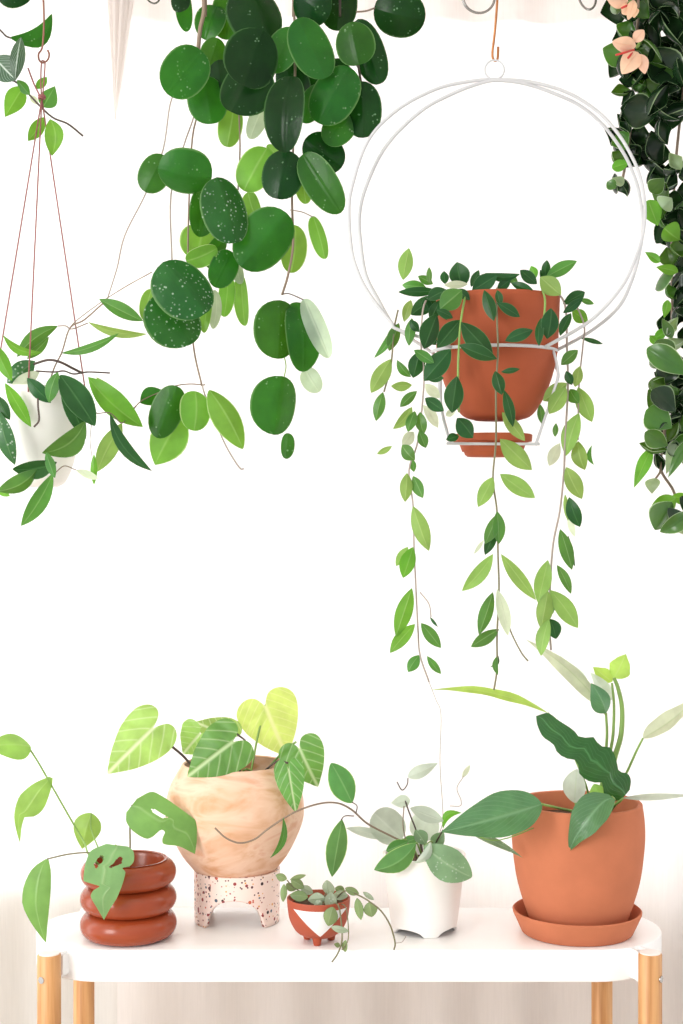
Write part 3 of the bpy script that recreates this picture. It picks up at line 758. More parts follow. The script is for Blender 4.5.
# ------------------------------------------------------------------ hanging pot's vines
EL = 'ellip'
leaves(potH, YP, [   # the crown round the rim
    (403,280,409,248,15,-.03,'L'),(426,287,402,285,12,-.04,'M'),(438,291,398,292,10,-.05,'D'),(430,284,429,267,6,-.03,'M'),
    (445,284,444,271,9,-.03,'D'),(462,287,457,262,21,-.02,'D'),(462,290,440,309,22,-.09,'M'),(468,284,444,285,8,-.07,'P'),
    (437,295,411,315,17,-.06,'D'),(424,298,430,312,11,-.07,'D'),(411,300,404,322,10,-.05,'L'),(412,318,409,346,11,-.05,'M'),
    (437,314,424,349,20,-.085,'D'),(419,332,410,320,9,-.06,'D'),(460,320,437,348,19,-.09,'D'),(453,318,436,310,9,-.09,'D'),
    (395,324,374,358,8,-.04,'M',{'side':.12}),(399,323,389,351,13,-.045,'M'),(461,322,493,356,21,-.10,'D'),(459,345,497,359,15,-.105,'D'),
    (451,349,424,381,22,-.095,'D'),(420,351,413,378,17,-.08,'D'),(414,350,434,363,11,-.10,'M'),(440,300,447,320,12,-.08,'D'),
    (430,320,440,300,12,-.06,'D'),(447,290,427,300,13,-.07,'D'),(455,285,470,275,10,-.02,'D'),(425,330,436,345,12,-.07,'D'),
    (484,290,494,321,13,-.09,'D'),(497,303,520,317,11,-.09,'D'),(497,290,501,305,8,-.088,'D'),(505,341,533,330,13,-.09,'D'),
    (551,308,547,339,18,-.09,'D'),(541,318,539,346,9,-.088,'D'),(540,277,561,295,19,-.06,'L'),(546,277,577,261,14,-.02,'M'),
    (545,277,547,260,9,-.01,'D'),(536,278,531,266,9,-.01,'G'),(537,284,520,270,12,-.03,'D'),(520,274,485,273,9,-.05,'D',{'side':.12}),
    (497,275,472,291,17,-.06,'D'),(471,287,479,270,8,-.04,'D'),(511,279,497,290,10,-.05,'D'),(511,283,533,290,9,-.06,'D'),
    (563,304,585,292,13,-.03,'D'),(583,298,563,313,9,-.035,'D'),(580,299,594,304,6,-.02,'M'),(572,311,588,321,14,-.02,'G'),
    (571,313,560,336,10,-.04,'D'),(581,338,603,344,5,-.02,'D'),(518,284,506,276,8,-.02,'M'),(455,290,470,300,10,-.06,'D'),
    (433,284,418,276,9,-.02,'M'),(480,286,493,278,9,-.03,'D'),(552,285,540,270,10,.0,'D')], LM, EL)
def vine(root, path, Y, r, mat, rows=(), kind=EL, name='vine', r2=None):
    v = tube(name, px_path(path, Y), r, LM[mat], root, r2=r2)
    leaves(v, Y, rows, LM, kind); return v
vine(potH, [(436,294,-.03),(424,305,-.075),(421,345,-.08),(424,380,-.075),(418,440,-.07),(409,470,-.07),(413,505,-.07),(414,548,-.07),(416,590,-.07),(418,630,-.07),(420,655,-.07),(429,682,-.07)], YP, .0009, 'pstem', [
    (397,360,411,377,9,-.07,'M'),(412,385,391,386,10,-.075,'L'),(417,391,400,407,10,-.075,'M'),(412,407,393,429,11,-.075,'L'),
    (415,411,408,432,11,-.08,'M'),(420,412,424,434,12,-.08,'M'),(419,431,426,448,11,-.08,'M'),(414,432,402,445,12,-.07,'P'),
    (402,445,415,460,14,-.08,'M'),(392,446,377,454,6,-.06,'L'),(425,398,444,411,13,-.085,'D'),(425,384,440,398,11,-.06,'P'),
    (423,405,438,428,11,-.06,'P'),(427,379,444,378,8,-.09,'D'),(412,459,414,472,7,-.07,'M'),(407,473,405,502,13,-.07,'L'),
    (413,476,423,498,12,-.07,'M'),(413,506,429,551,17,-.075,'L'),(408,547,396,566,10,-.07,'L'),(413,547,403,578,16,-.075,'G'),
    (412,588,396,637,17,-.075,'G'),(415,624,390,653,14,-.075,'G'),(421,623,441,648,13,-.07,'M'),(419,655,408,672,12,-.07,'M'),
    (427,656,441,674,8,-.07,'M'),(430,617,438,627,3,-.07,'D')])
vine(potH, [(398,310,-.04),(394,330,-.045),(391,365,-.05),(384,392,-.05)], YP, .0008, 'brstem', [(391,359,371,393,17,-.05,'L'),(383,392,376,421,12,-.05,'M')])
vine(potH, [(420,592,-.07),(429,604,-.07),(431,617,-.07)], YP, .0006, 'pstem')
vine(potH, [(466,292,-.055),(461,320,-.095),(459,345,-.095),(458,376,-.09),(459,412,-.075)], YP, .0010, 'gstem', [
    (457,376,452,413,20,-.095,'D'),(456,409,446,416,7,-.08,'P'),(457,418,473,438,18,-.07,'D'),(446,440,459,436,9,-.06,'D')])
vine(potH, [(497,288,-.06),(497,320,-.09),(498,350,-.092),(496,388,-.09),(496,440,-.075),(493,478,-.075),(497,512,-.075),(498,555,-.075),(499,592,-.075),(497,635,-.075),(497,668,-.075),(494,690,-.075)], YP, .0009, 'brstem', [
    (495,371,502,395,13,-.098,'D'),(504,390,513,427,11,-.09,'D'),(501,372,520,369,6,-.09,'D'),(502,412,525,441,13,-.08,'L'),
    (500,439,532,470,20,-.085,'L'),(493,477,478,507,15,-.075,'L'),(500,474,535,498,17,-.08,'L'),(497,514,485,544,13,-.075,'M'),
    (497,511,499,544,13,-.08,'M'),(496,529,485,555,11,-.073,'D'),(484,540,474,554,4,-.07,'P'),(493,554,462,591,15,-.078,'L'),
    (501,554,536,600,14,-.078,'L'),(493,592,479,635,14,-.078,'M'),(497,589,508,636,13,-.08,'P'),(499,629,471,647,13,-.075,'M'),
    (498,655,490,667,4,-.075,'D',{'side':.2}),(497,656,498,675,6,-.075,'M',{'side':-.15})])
vine(potH, [(499,592,-.07),(506,615,-.07),(511,632,-.07),(521,652,-.07),(528,661,-.07)], YP, .0007, 'brstem')
vine(potH, [(542,290,-.05),(545,300,-.085),(544,320,-.085)], YP, .0010, 'gstem')
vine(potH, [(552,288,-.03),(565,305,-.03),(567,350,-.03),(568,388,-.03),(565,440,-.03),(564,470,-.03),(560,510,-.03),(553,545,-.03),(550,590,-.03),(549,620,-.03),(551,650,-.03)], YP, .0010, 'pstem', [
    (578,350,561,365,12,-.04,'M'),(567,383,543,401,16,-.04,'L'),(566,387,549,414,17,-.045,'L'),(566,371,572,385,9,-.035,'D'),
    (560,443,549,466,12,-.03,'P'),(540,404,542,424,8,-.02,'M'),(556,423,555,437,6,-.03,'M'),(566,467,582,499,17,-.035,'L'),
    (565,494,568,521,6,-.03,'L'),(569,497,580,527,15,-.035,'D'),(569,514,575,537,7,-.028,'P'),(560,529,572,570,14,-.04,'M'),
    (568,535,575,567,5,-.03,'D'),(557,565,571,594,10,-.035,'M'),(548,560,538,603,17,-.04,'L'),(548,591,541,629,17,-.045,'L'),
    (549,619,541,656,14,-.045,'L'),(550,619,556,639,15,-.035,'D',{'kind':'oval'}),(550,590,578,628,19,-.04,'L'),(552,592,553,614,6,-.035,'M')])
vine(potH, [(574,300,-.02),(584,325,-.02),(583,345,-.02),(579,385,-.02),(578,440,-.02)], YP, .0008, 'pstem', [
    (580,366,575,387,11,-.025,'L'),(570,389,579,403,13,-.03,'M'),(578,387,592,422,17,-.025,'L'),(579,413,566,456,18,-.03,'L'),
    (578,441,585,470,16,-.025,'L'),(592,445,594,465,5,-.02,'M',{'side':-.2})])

# ------------------------------------------------------------------ round-leaved vine over the rail
YO = 1.80
vo = thing('round_leaf_vine', 'large vine of thick round dark green leaves draped over the rail', 'hanging plant', P(262, 0, YO))
def up_over(px): x = (px - 341.5) * YH / F; return [Vector((x, YH + 0.0125, zrail - 0.03)), Vector((x, YH + 0.0115, zrail + 0.003)), Vector((x, YH + 0.007, zrail + 0.0092)), Vector((x, YH, zrail + 0.0118)), Vector((x, YH - 0.008, zrail + 0.009)), Vector((x, YH - 0.0122, zrail + 0.001))]
OV = 'round'
def ovine(path, r, mat, rows, head=None):
    pts = (up_over(head) if head is not None else []) + px_path(path, YO)
    v = tube('vine', pts, r, LM[mat], vo); leaves(v, YO, rows, LM, OV, cup=-0.10); return v
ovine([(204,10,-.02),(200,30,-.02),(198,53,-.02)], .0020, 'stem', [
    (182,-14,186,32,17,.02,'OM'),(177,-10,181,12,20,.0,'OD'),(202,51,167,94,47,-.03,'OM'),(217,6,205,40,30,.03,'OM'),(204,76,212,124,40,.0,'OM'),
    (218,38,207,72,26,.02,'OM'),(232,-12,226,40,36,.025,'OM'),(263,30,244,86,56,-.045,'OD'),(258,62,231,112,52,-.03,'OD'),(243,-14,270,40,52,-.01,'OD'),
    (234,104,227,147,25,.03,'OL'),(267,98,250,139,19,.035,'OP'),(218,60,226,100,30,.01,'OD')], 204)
ovine([(198,53,-.02),(190,85,-.01),(172,98),(163,150,.01),(146,193,.01),(125,235,.01),(117,268,.0),(107,300,.0)], .0007, 'pstem', [
    (164,155,145,192,32,.0,'OM')])
ovine([(197,60,.01),(195,110,.02),(184,145,.02),(171,195,.02),(172,262,.02)], .0008, 'pstem', [
    (212,177,158,168,45,-.03,'OM',{'fold':.3,'bend':.12}),(205,188,199,237,31,.0,'OM'),(217,177,235,243,45,-.03,'OS'),
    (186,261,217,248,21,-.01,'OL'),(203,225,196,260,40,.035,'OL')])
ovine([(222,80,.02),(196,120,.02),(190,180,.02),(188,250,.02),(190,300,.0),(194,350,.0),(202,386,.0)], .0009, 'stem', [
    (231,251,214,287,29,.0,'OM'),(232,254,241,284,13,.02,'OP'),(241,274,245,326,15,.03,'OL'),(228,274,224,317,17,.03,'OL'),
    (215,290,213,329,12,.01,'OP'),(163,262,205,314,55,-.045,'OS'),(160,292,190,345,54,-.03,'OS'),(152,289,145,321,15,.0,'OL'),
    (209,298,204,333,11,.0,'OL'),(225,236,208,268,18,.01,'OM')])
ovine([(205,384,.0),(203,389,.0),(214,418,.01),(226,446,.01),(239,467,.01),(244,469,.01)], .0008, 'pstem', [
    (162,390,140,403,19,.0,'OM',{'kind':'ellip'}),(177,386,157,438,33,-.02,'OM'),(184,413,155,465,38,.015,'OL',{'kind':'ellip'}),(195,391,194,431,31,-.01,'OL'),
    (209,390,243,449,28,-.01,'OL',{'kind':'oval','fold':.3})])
ovine([(205,385,.0),(190,384,.0),(175,386,.0),(160,392,.0),(140,402,.0),(128,418,.0)], .0006, 'stem', [])
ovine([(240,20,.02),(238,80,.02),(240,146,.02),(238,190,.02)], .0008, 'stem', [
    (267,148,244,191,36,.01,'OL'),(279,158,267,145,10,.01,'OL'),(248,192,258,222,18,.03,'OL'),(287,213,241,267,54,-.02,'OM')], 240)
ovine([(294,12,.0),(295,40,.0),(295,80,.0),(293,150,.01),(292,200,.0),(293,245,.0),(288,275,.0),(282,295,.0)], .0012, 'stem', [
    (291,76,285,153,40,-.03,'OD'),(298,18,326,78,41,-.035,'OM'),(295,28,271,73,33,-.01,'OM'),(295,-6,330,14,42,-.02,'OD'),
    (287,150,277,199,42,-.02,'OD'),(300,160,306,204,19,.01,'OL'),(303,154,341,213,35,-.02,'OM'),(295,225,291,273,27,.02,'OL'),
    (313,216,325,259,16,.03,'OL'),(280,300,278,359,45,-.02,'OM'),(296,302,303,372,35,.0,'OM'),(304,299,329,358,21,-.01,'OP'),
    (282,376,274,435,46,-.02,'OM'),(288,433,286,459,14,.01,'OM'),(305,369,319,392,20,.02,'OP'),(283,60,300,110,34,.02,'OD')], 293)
ovine([(290,210,.0),(302,212,.0),(313,217,.01)], .0005, 'stem', [])
ovine([(283,294,.0),(290,294,.0),(304,300,.0)], .0006, 'dstem', [])
ovine([(284,356,.0),(286,366,.0),(284,378,-.01)], .0006, 'gstem', [])
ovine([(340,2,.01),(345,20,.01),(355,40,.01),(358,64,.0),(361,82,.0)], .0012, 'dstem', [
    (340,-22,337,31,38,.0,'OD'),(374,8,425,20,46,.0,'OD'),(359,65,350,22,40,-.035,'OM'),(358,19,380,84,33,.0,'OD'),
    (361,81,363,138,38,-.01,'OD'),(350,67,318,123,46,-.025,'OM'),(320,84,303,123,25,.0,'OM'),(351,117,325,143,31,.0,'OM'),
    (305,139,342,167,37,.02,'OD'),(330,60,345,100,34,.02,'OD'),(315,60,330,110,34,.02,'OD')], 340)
ovine([(356,12,.0),(366,11,.0),(375,8,.0)], .0009, 'stem', [])

# ------------------------------------------------------------------ left white pot in reddish cords
YL = 1.79
cl = P(38, 389, YL); RLr = 45.5 * YL / F; zLb = P(38, 487, YL).z; zLr = cl.z
potL = thing('hanging_lance_leaf_plant', 'white hanging pot at the left edge with speckled long pointed leaves, slung from reddish cords', 'hanging plant', (cl.x, YL, zLb))
oL = profile([(0.024, zLb), (0.034, zLb + 0.008), (0.044, zLb + 0.035), (0.051, zLb + 0.075), (RLr, zLr)], 6)
lathe('pot', [(0, zLb)] + oL + [(RLr - .001, zLr + .001), (RLr - .003, zLr + .001), (RLr - .004, zLr), (.04, zLb + .05), (0, zLb + .05)], cl.x, YL, M['white_glaze'], potL, 64, 55)
lathe('soil', [(0, zLr - .009), (.03, zLr - .01), (RLr - .0041, zLr - .012)], cl.x, YL, M['soil'], potL, 40)
M['cord'] = plain('reddish_cord', (150, 92, 90), 0.8, noise=0.1, scale=300)
hang = thing('cord_hanger', 'reddish three-cord hanger knotted below the dark copper hook, holding the white pot', 'hanger', P(41, 97, YL))
tube('cord_loop', px_path([(41.5,98),(40.8,80),(41.5,62.5),(43.5,61),(45,63.5),(44,80),(42.5,98)], YL), .0009, M['cord'], hang)
kn = P(41.8, 97, YL); bm = bmesh.new()
add_tube(bm, [kn + Vector((.0035*math.cos(a), .0035*math.sin(a), .0016*math.sin(a*1.5))) for a in [i*.5 for i in range(26)]], .0014, 8, smooth=False); link('knot', bm, M['cord'], hang)
tube('cord_tail', px_path([(40,96,-.003),(34,84,-.004),(28,68,-.004)], YL), .0010, M['cord'], hang)
for px, py, ang in ((3, 335, -100), (35.5, 335, 0), (80, 372, 100)):
    q = math.radians(ang)
    e = Vector((cl.x + (RLr + .0012) * math.sin(q), YL - (RLr + .0012) * math.cos(q), zLr - .004))
    tube('cord', [kn + Vector((0, 0, -.002)), e + Vector((0, 0, .004)), e + Vector((0, 0, -.004))], .0009, M['cord'], hang, smooth=False)
LA = 'ellip'
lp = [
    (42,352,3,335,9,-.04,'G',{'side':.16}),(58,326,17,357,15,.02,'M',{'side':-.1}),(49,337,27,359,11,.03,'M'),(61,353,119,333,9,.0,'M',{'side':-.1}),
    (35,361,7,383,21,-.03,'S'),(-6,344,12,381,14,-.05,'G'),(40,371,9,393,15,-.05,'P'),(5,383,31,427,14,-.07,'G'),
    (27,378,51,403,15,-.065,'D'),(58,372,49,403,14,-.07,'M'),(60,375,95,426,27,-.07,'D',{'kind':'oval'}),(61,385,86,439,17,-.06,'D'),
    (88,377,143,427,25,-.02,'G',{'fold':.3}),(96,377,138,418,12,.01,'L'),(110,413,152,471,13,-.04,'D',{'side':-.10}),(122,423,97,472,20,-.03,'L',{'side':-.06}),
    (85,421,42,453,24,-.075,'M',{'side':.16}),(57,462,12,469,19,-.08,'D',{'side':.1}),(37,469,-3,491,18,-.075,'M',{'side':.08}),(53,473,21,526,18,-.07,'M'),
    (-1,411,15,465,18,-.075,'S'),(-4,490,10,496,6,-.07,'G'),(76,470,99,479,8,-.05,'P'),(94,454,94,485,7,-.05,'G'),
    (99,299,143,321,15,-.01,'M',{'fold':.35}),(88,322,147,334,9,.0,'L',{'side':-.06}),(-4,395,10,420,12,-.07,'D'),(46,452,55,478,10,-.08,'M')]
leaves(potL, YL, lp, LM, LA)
for path, r, mt in (([(107,300),(100,306,-.01),(84,320),(70,328),(62,352),(55,366,-.02),(50,380,-.02)], .0008, 'stem'),
                    ([(152,272,.0),(125,287),(100,303),(76,321),(69,329)], .0005, 'stem'),
                    ([(58,326),(66,326),(72,329),(88,323)], .0006, 'stem'),
                    ([(34,364,-.03),(48,360,-.04),(60,362,-.04),(72,368,-.03),(82,373,-.02)], .0012, 'dstem'),
                    ([(36,371,-.05),(54,372,-.055),(64,371,-.05),(74,374,-.04),(88,372,-.03),(110,373,-.02)], .0008, 'dstem'),
                    ([(38,385,-.05),(38,405,-.072),(39,420,-.07),(34,427,-.07)], .0009, 'dstem'),
                    ([(83,420,-.06),(91,421,-.05),(90,440,-.05),(92,457,-.05)], .0004, 'pstem'),
                    ([(86,405,-.06),(96,413,-.05),(110,413,-.04),(122,423,-.03),(130,412,-.01),(140,402,.0)], .0006, 'stem'),
                    ([(52,463,-.08),(53,474,-.07),(64,466,-.06),(76,470,-.05)], .0005, 'stem')):
    tube('stem', px_path(path, YL), r, LM[mt], potL)

# ------------------------------------------------------------------ variegated vine, top left corner
YV = 1.80
vv = thing('variegated_vine', 'vine with white-veined and bright green leaves at the top left corner, beside the copper hook', 'hanging plant', P(20, 80, YV))
x0 = P(-14, 0, YV).x
vs = tube('vine', [Vector((x0, YH + .009, zrail - .02)), Vector((x0, YH, zrail + .0090)), Vector((x0, YH - .009, zrail)), P(-12, 40, YV - .03), P(-6, 74, YV - .02), P(14, 81, YV), P(24, 89, YV), P(35, 101, YV), P(52, 117, YV), P(68, 124, YV), P(83, 136, YV)], .0010, LM['dstem'], vv)
tube('stem', px_path([(-12,20,-.03),(0,30,-.01),(6,36,.0),(11,38,.0)], YV), .0009, LM['dstem'], vv)
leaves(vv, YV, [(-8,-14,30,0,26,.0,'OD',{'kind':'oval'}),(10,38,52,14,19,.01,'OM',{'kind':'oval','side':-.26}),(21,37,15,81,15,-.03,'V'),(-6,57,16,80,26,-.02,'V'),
    (23,87,5,117,21,.0,'G',{'kind':'ovate'}),(17,80,30,95,10,.0,'M'),(36,89,47,77,9,.01,'G'),(43,107,55,86,19,.01,'M',{'kind':'ovate'}),
    (45,117,28,141,14,.0,'G'),(50,119,52,156,19,-.01,'G',{'side':.2}),(30,95,38,105,7,.0,'P'),(-4,70,14,56,14,.01,'G')], LM, 'ellip')

# ------------------------------------------------------------------ curly rope vine at the right edge
YX = 1.845
rx = thing('curly_rope_vine', 'dense curly-leaved rope vine hanging along the right edge with peach flowers', 'hanging plant', P(668, 200, YX))
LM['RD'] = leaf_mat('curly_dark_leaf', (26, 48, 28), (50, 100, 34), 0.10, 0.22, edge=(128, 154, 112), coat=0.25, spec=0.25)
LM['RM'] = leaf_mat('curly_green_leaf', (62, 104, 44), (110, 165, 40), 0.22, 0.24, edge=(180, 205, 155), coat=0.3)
LM['RP'] = leaf_mat('curly_pale_leaf', (150, 172, 140), (170, 195, 110), 0.35, 0.3, edge=(200, 215, 190))
def rope_left(y):
    return interp([(-20,604),(40,603),(70,606),(110,612),(130,606),(190,607),(191,650),(240,657),(290,660),(325,657),(345,650),(400,647),(440,643),(472,645),(476,700)], y)
r2 = random.Random(21)
def curl_leaf(bm, x, y, Y, size, mi=0):
    """one thick leaf, curled and rolled, turned any way but mostly with an edge towards the room"""
    from mathutils import Euler
    rot = Matrix.Rotation(r2.uniform(0, 6.283), 3, 'Y') @ Matrix.Rotation(math.radians(90) + r2.gauss(0, .75), 3, 'X') @ Matrix.Rotation(r2.gauss(0, .6), 3, 'Y')
    add_shell(bm, P(x, y, Y), size * r2.uniform(.85, 1.15) * Y / F, r2.choice((r2.uniform(.7, 1.3), r2.uniform(1.4, 2.5))), r2.uniform(.4, 1.4), rot, mi)
strands = []
for x0_, path in ((690, [(688,0),(684,80),(676,160),(672,240),(672,320),(668,400),(662,450),(661,470),(672,488),(676,498)]),
                  (640, [(640,0),(634,60),(632,110),(628,150),(622,182)]), (712, [(712,0),(708,120),(702,260),(704,400),(708,480)])):
    xx = (x0_ - 341.5) * YH / F
    strands.append(tube('vine', [Vector((xx, YH + .0115, zrail - .02)), Vector((xx, YH + .0105, zrail + .003)), Vector((xx, YH + .006, zrail + .0092)), Vector((xx, YH, zrail + .0108)), Vector((xx, YH - .007, zrail + .0085)), Vector((xx, YH - .011, zrail))] + px_path([(a, b, .012 if b < 20 or b > 440 else .034) for a, b in path], YX), .0014, LM['stem'], rx))
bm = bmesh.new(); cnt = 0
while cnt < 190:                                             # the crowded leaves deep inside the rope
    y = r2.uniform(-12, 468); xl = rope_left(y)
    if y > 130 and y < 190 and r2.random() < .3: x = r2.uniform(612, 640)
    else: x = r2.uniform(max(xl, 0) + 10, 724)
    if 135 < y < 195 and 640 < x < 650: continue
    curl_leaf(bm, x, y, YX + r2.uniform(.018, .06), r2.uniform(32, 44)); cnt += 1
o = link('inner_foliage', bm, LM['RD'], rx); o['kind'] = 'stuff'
pts = []
tries = 0
while len(pts) < 84 and tries < 9000:
    tries += 1
    y = r2.uniform(-8, 466); xl = rope_left(y)
    x = r2.uniform(xl + 5, 690)
    if 135 < y < 200 and 641 < x < 652: continue
    big = 12.5 if (x > 652 and y < 130) else 10.5
    if all((x - a) ** 2 + (y - b) ** 2 > big ** 2 for a, b in pts): pts.append((x, y))
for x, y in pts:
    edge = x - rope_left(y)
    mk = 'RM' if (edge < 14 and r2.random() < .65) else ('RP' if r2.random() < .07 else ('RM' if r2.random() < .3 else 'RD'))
    if x > 655 and y < 120: mk = 'RD'  # deep shade of the upper right put in as dark leaf colour
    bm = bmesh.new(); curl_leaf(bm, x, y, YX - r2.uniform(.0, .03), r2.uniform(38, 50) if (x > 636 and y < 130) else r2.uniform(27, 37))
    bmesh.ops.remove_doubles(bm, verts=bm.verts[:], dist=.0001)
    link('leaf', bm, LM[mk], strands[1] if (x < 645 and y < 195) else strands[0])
leaves(strands[0], YX, [                                      # the larger single leaves that stand out of the rope
    (657,340,672,366,24,-.04,'RM',{'cup':.3}),(647,348,690,375,26,-.045,'RM',{'cup':.4}),(652,390,676,412,24,-.05,'RD',{'cup':.5}),(646,410,672,428,30,-.045,'RM',{'cup':-.4}),
    (645,432,668,446,20,-.04,'RM',{'cup':.4}),(651,449,634,488,14,-.02,'G',{'cup':-.3}),(655,478,652,494,15,-.02,'RP',{'bend':.3}),(676,440,666,474,16,-.02,'RP',{'bend':.2}),
    (688,440,668,478,12,-.03,'RM'),(648,200,658,226,20,-.04,'G',{'cup':-.3}),(650,192,664,178,18,-.04,'RM',{'cup':-.4}),(662,208,672,198,20,-.045,'RP',{'cup':-.5}),
    (664,228,680,240,22,-.045,'G',{'cup':-.4}),(660,262,645,252,9,-.03,'G'),(678,272,656,267,11,-.03,'G'),(668,300,664,318,9,-.03,'G'),
    (655,338,668,328,10,-.03,'G'),(672,338,662,318,11,-.035,'RM'),(650,336,660,346,8,-.03,'G'),(612,168,630,162,12,-.03,'G'),
    (607,182,616,188,12,-.03,'RM',{'kind':'oval'}),(624,184,612,178,10,-.03,'RP')], LM, 'ovate', cup=.2)
leaves(strands[0], YX, [                                      # the tuft at the lower end
    (676,498,650,512,20,-.02,'G',{'cup':.5,'bend':.25}),(672,502,655,530,24,-.035,'RM',{'cup':-.4}),(690,512,660,532,18,-.045,'RM',{'bend':.3,'cup':.3}),(680,497,702,516,22,-.02,'RD',{'cup':.4}),
    (668,508,690,534,16,-.04,'RD',{'cup':.5}),(690,500,672,496,12,-.01,'G'),(660,496,664,520,16,-.01,'RM',{'cup':.4}),(676,516,684,534,14,-.05,'RP'),(690,505,700,534,24,-.02,'RM')], LM, 'oval')
tube('stem', px_path([(661,462,.0),(660,472,-.012),(656,478,-.02)], YX), .0011, LM['stem'], strands[0])
tube('stem', px_path([(660,452,.0),(655,450,-.012),(651,449,-.02)], YX), .0011, LM['stem'], strands[0])
M['petal'] = leaf_mat('peach_petal', (246, 206, 178), (250, 200, 160), 0.35, 0.5, midrib=(236, 170, 140), var=0.04)
M['stamen'] = plain('red_stamen', (206, 60, 52), 0.5)
for petals, st in (([(636,46,612,42,16),(638,52,622,74,20),(634,42,644,30,12),(640,54,645,74,12),(632,50,620,48,10)], [(634,50,616,55),(633,52,628,58)]),
                   ([(628,2,606,-4,18),(630,6,622,14,14),(634,0,628,20,10),(636,8,634,18,8)], [(630,4,622,8)])):
    f = tube('flower', px_path([(petals[0][0] + 6, petals[0][1] - 6, -.01), (petals[0][0] + 1, petals[0][1] + 1, -.045)], YX), .002, LM['gstem'], strands[1])
    for a, b, c, d, wd in petals:
        leaf(f, YX, a, b, c, d, wd, -.055, M['petal'], 'oval', name='petal', tilt=-.006, bend=.15, fold=.1, roll=r2.uniform(-.3, .3), cup=.15)
    for a, b, c, d in st: tube('stamen', px_path([(a, b, -.055), (c, d, -.068)], YX), .0013, M['stamen'], f)

# ------------------------------------------------------------------ table plants
def stem(root, path, Y, r, mat, name='stem', r2=None): return tube(name, px_path(path, Y), r, LM[mat], root, r2=r2)
# split-leaf plant in the brown pot
LM['m'] = leaf_mat('split_green_leaf', (112, 168, 92), (150, 200, 90), 0.4, 0.36, midrib=(165, 205, 140))
LM['ml'] = leaf_mat('split_bright_leaf', (140, 188, 84), (160, 200, 96), 0.5, 0.38, midrib=(180, 215, 130))
LM['mg'] = leaf_mat('split_grey_green_leaf', (126, 170, 112), (150, 190, 110), 0.35, 0.3, midrib=(170, 200, 150))
leaf(potA, YA, 31, 747, -14, 748, 26, .0, LM['ml'], 'ovate', tilt=-.03, roll=0.7, bend=.1)
leaf(potA, YA, 50, 777, 20, 843, 40, .0, LM['ml'], bend=.08, fold=.1, roll=.1, L=[(0,.05),(.15,.55),(.3,.85),(.42,.98),(.68,.8),(.9,.3),(1,0)], R=[(0,.15),(.1,.28),(.375,.4),(.56,.14),(.6,-.3),(.75,-.25),(.9,-.1),(1,0)], n=24)
leaf(potA, YA, 91, 813, 82, 849, 28, .03, LM['ml'], 'ovate', fold=.3, bend=.15)
leaf(potA, YA, 132, 805, 195, 854, 52, -.01, LM['m'], bend=.10, fold=.08, roll=-.1, n=90,
     L=[(0,.35),(.07,.62),(.22,.76),(.40,.68),(.455,.4),(.47,.08),(.53,.06),(.55,.3),(.6,.45),(.78,.16),(.95,.04),(1,0)], R=[(0,.3),(.08,.8),(.2,.93),(.475,.98),(.737,1.0),(.9,.5),(1,0)], m=36, holes=[(.33, .25, .11, .09)])
leaf(potA, YA, 116, 845, 104, 920, 54, -.075, LM['mg'], bend=.10, fold=.08, roll=.0, tilt=-.01, n=90, m=36,
     L=[(0,.35),(.08,.75),(.137,.91),(.32,1.0),(.52,.96),(.55,.35),(.62,.55),(.70,.62),(.85,.32),(1,0)], R=[(0,.45),(.05,.66),(.17,.74),(.25,.6),(.28,.36),(.33,.5),(.65,.36),(.85,.14),(1,0)], holes=[(.24, -.42, .09, .13), (.22, .38, .08, .15)])
leaf(potA, YA, 47, 859, 46, 943, 30, -.04, LM['m'], bend=.10, fold=.12, L=[(0,.1),(.1,.9),(.3,1.45),(.5,1.55),(.7,1.1),(.9,.4),(1,0)], R=[(0,.1),(.15,.3),(.35,.32),(.7,.16),(1,0)], n=18, roll=.1)
stem(potA, [(112,875,.0),(90,856,-.03),(84,842),(70,818),(50,783),(38,762),(29,748)], YA, .0010, 'gstem')
stem(potA, [(116,876),(105,860,-.02),(92,853,-.04),(70,854,-.04),(47,859,-.04)], YA, .0008, 'brstem')
stem(potA, [(128,878),(130,850),(130,825),(132,805,-.01)], YA, .0009, 'brstem')
stem(potA, [(112,876),(106,862,-.04),(112,850,-.07),(116,845,-.075)], YA, .0010, 'gstem')
stem(potA, [(110,874),(97,845),(91,828,.02),(91,813,.03)], YA, .0008, 'gstem')

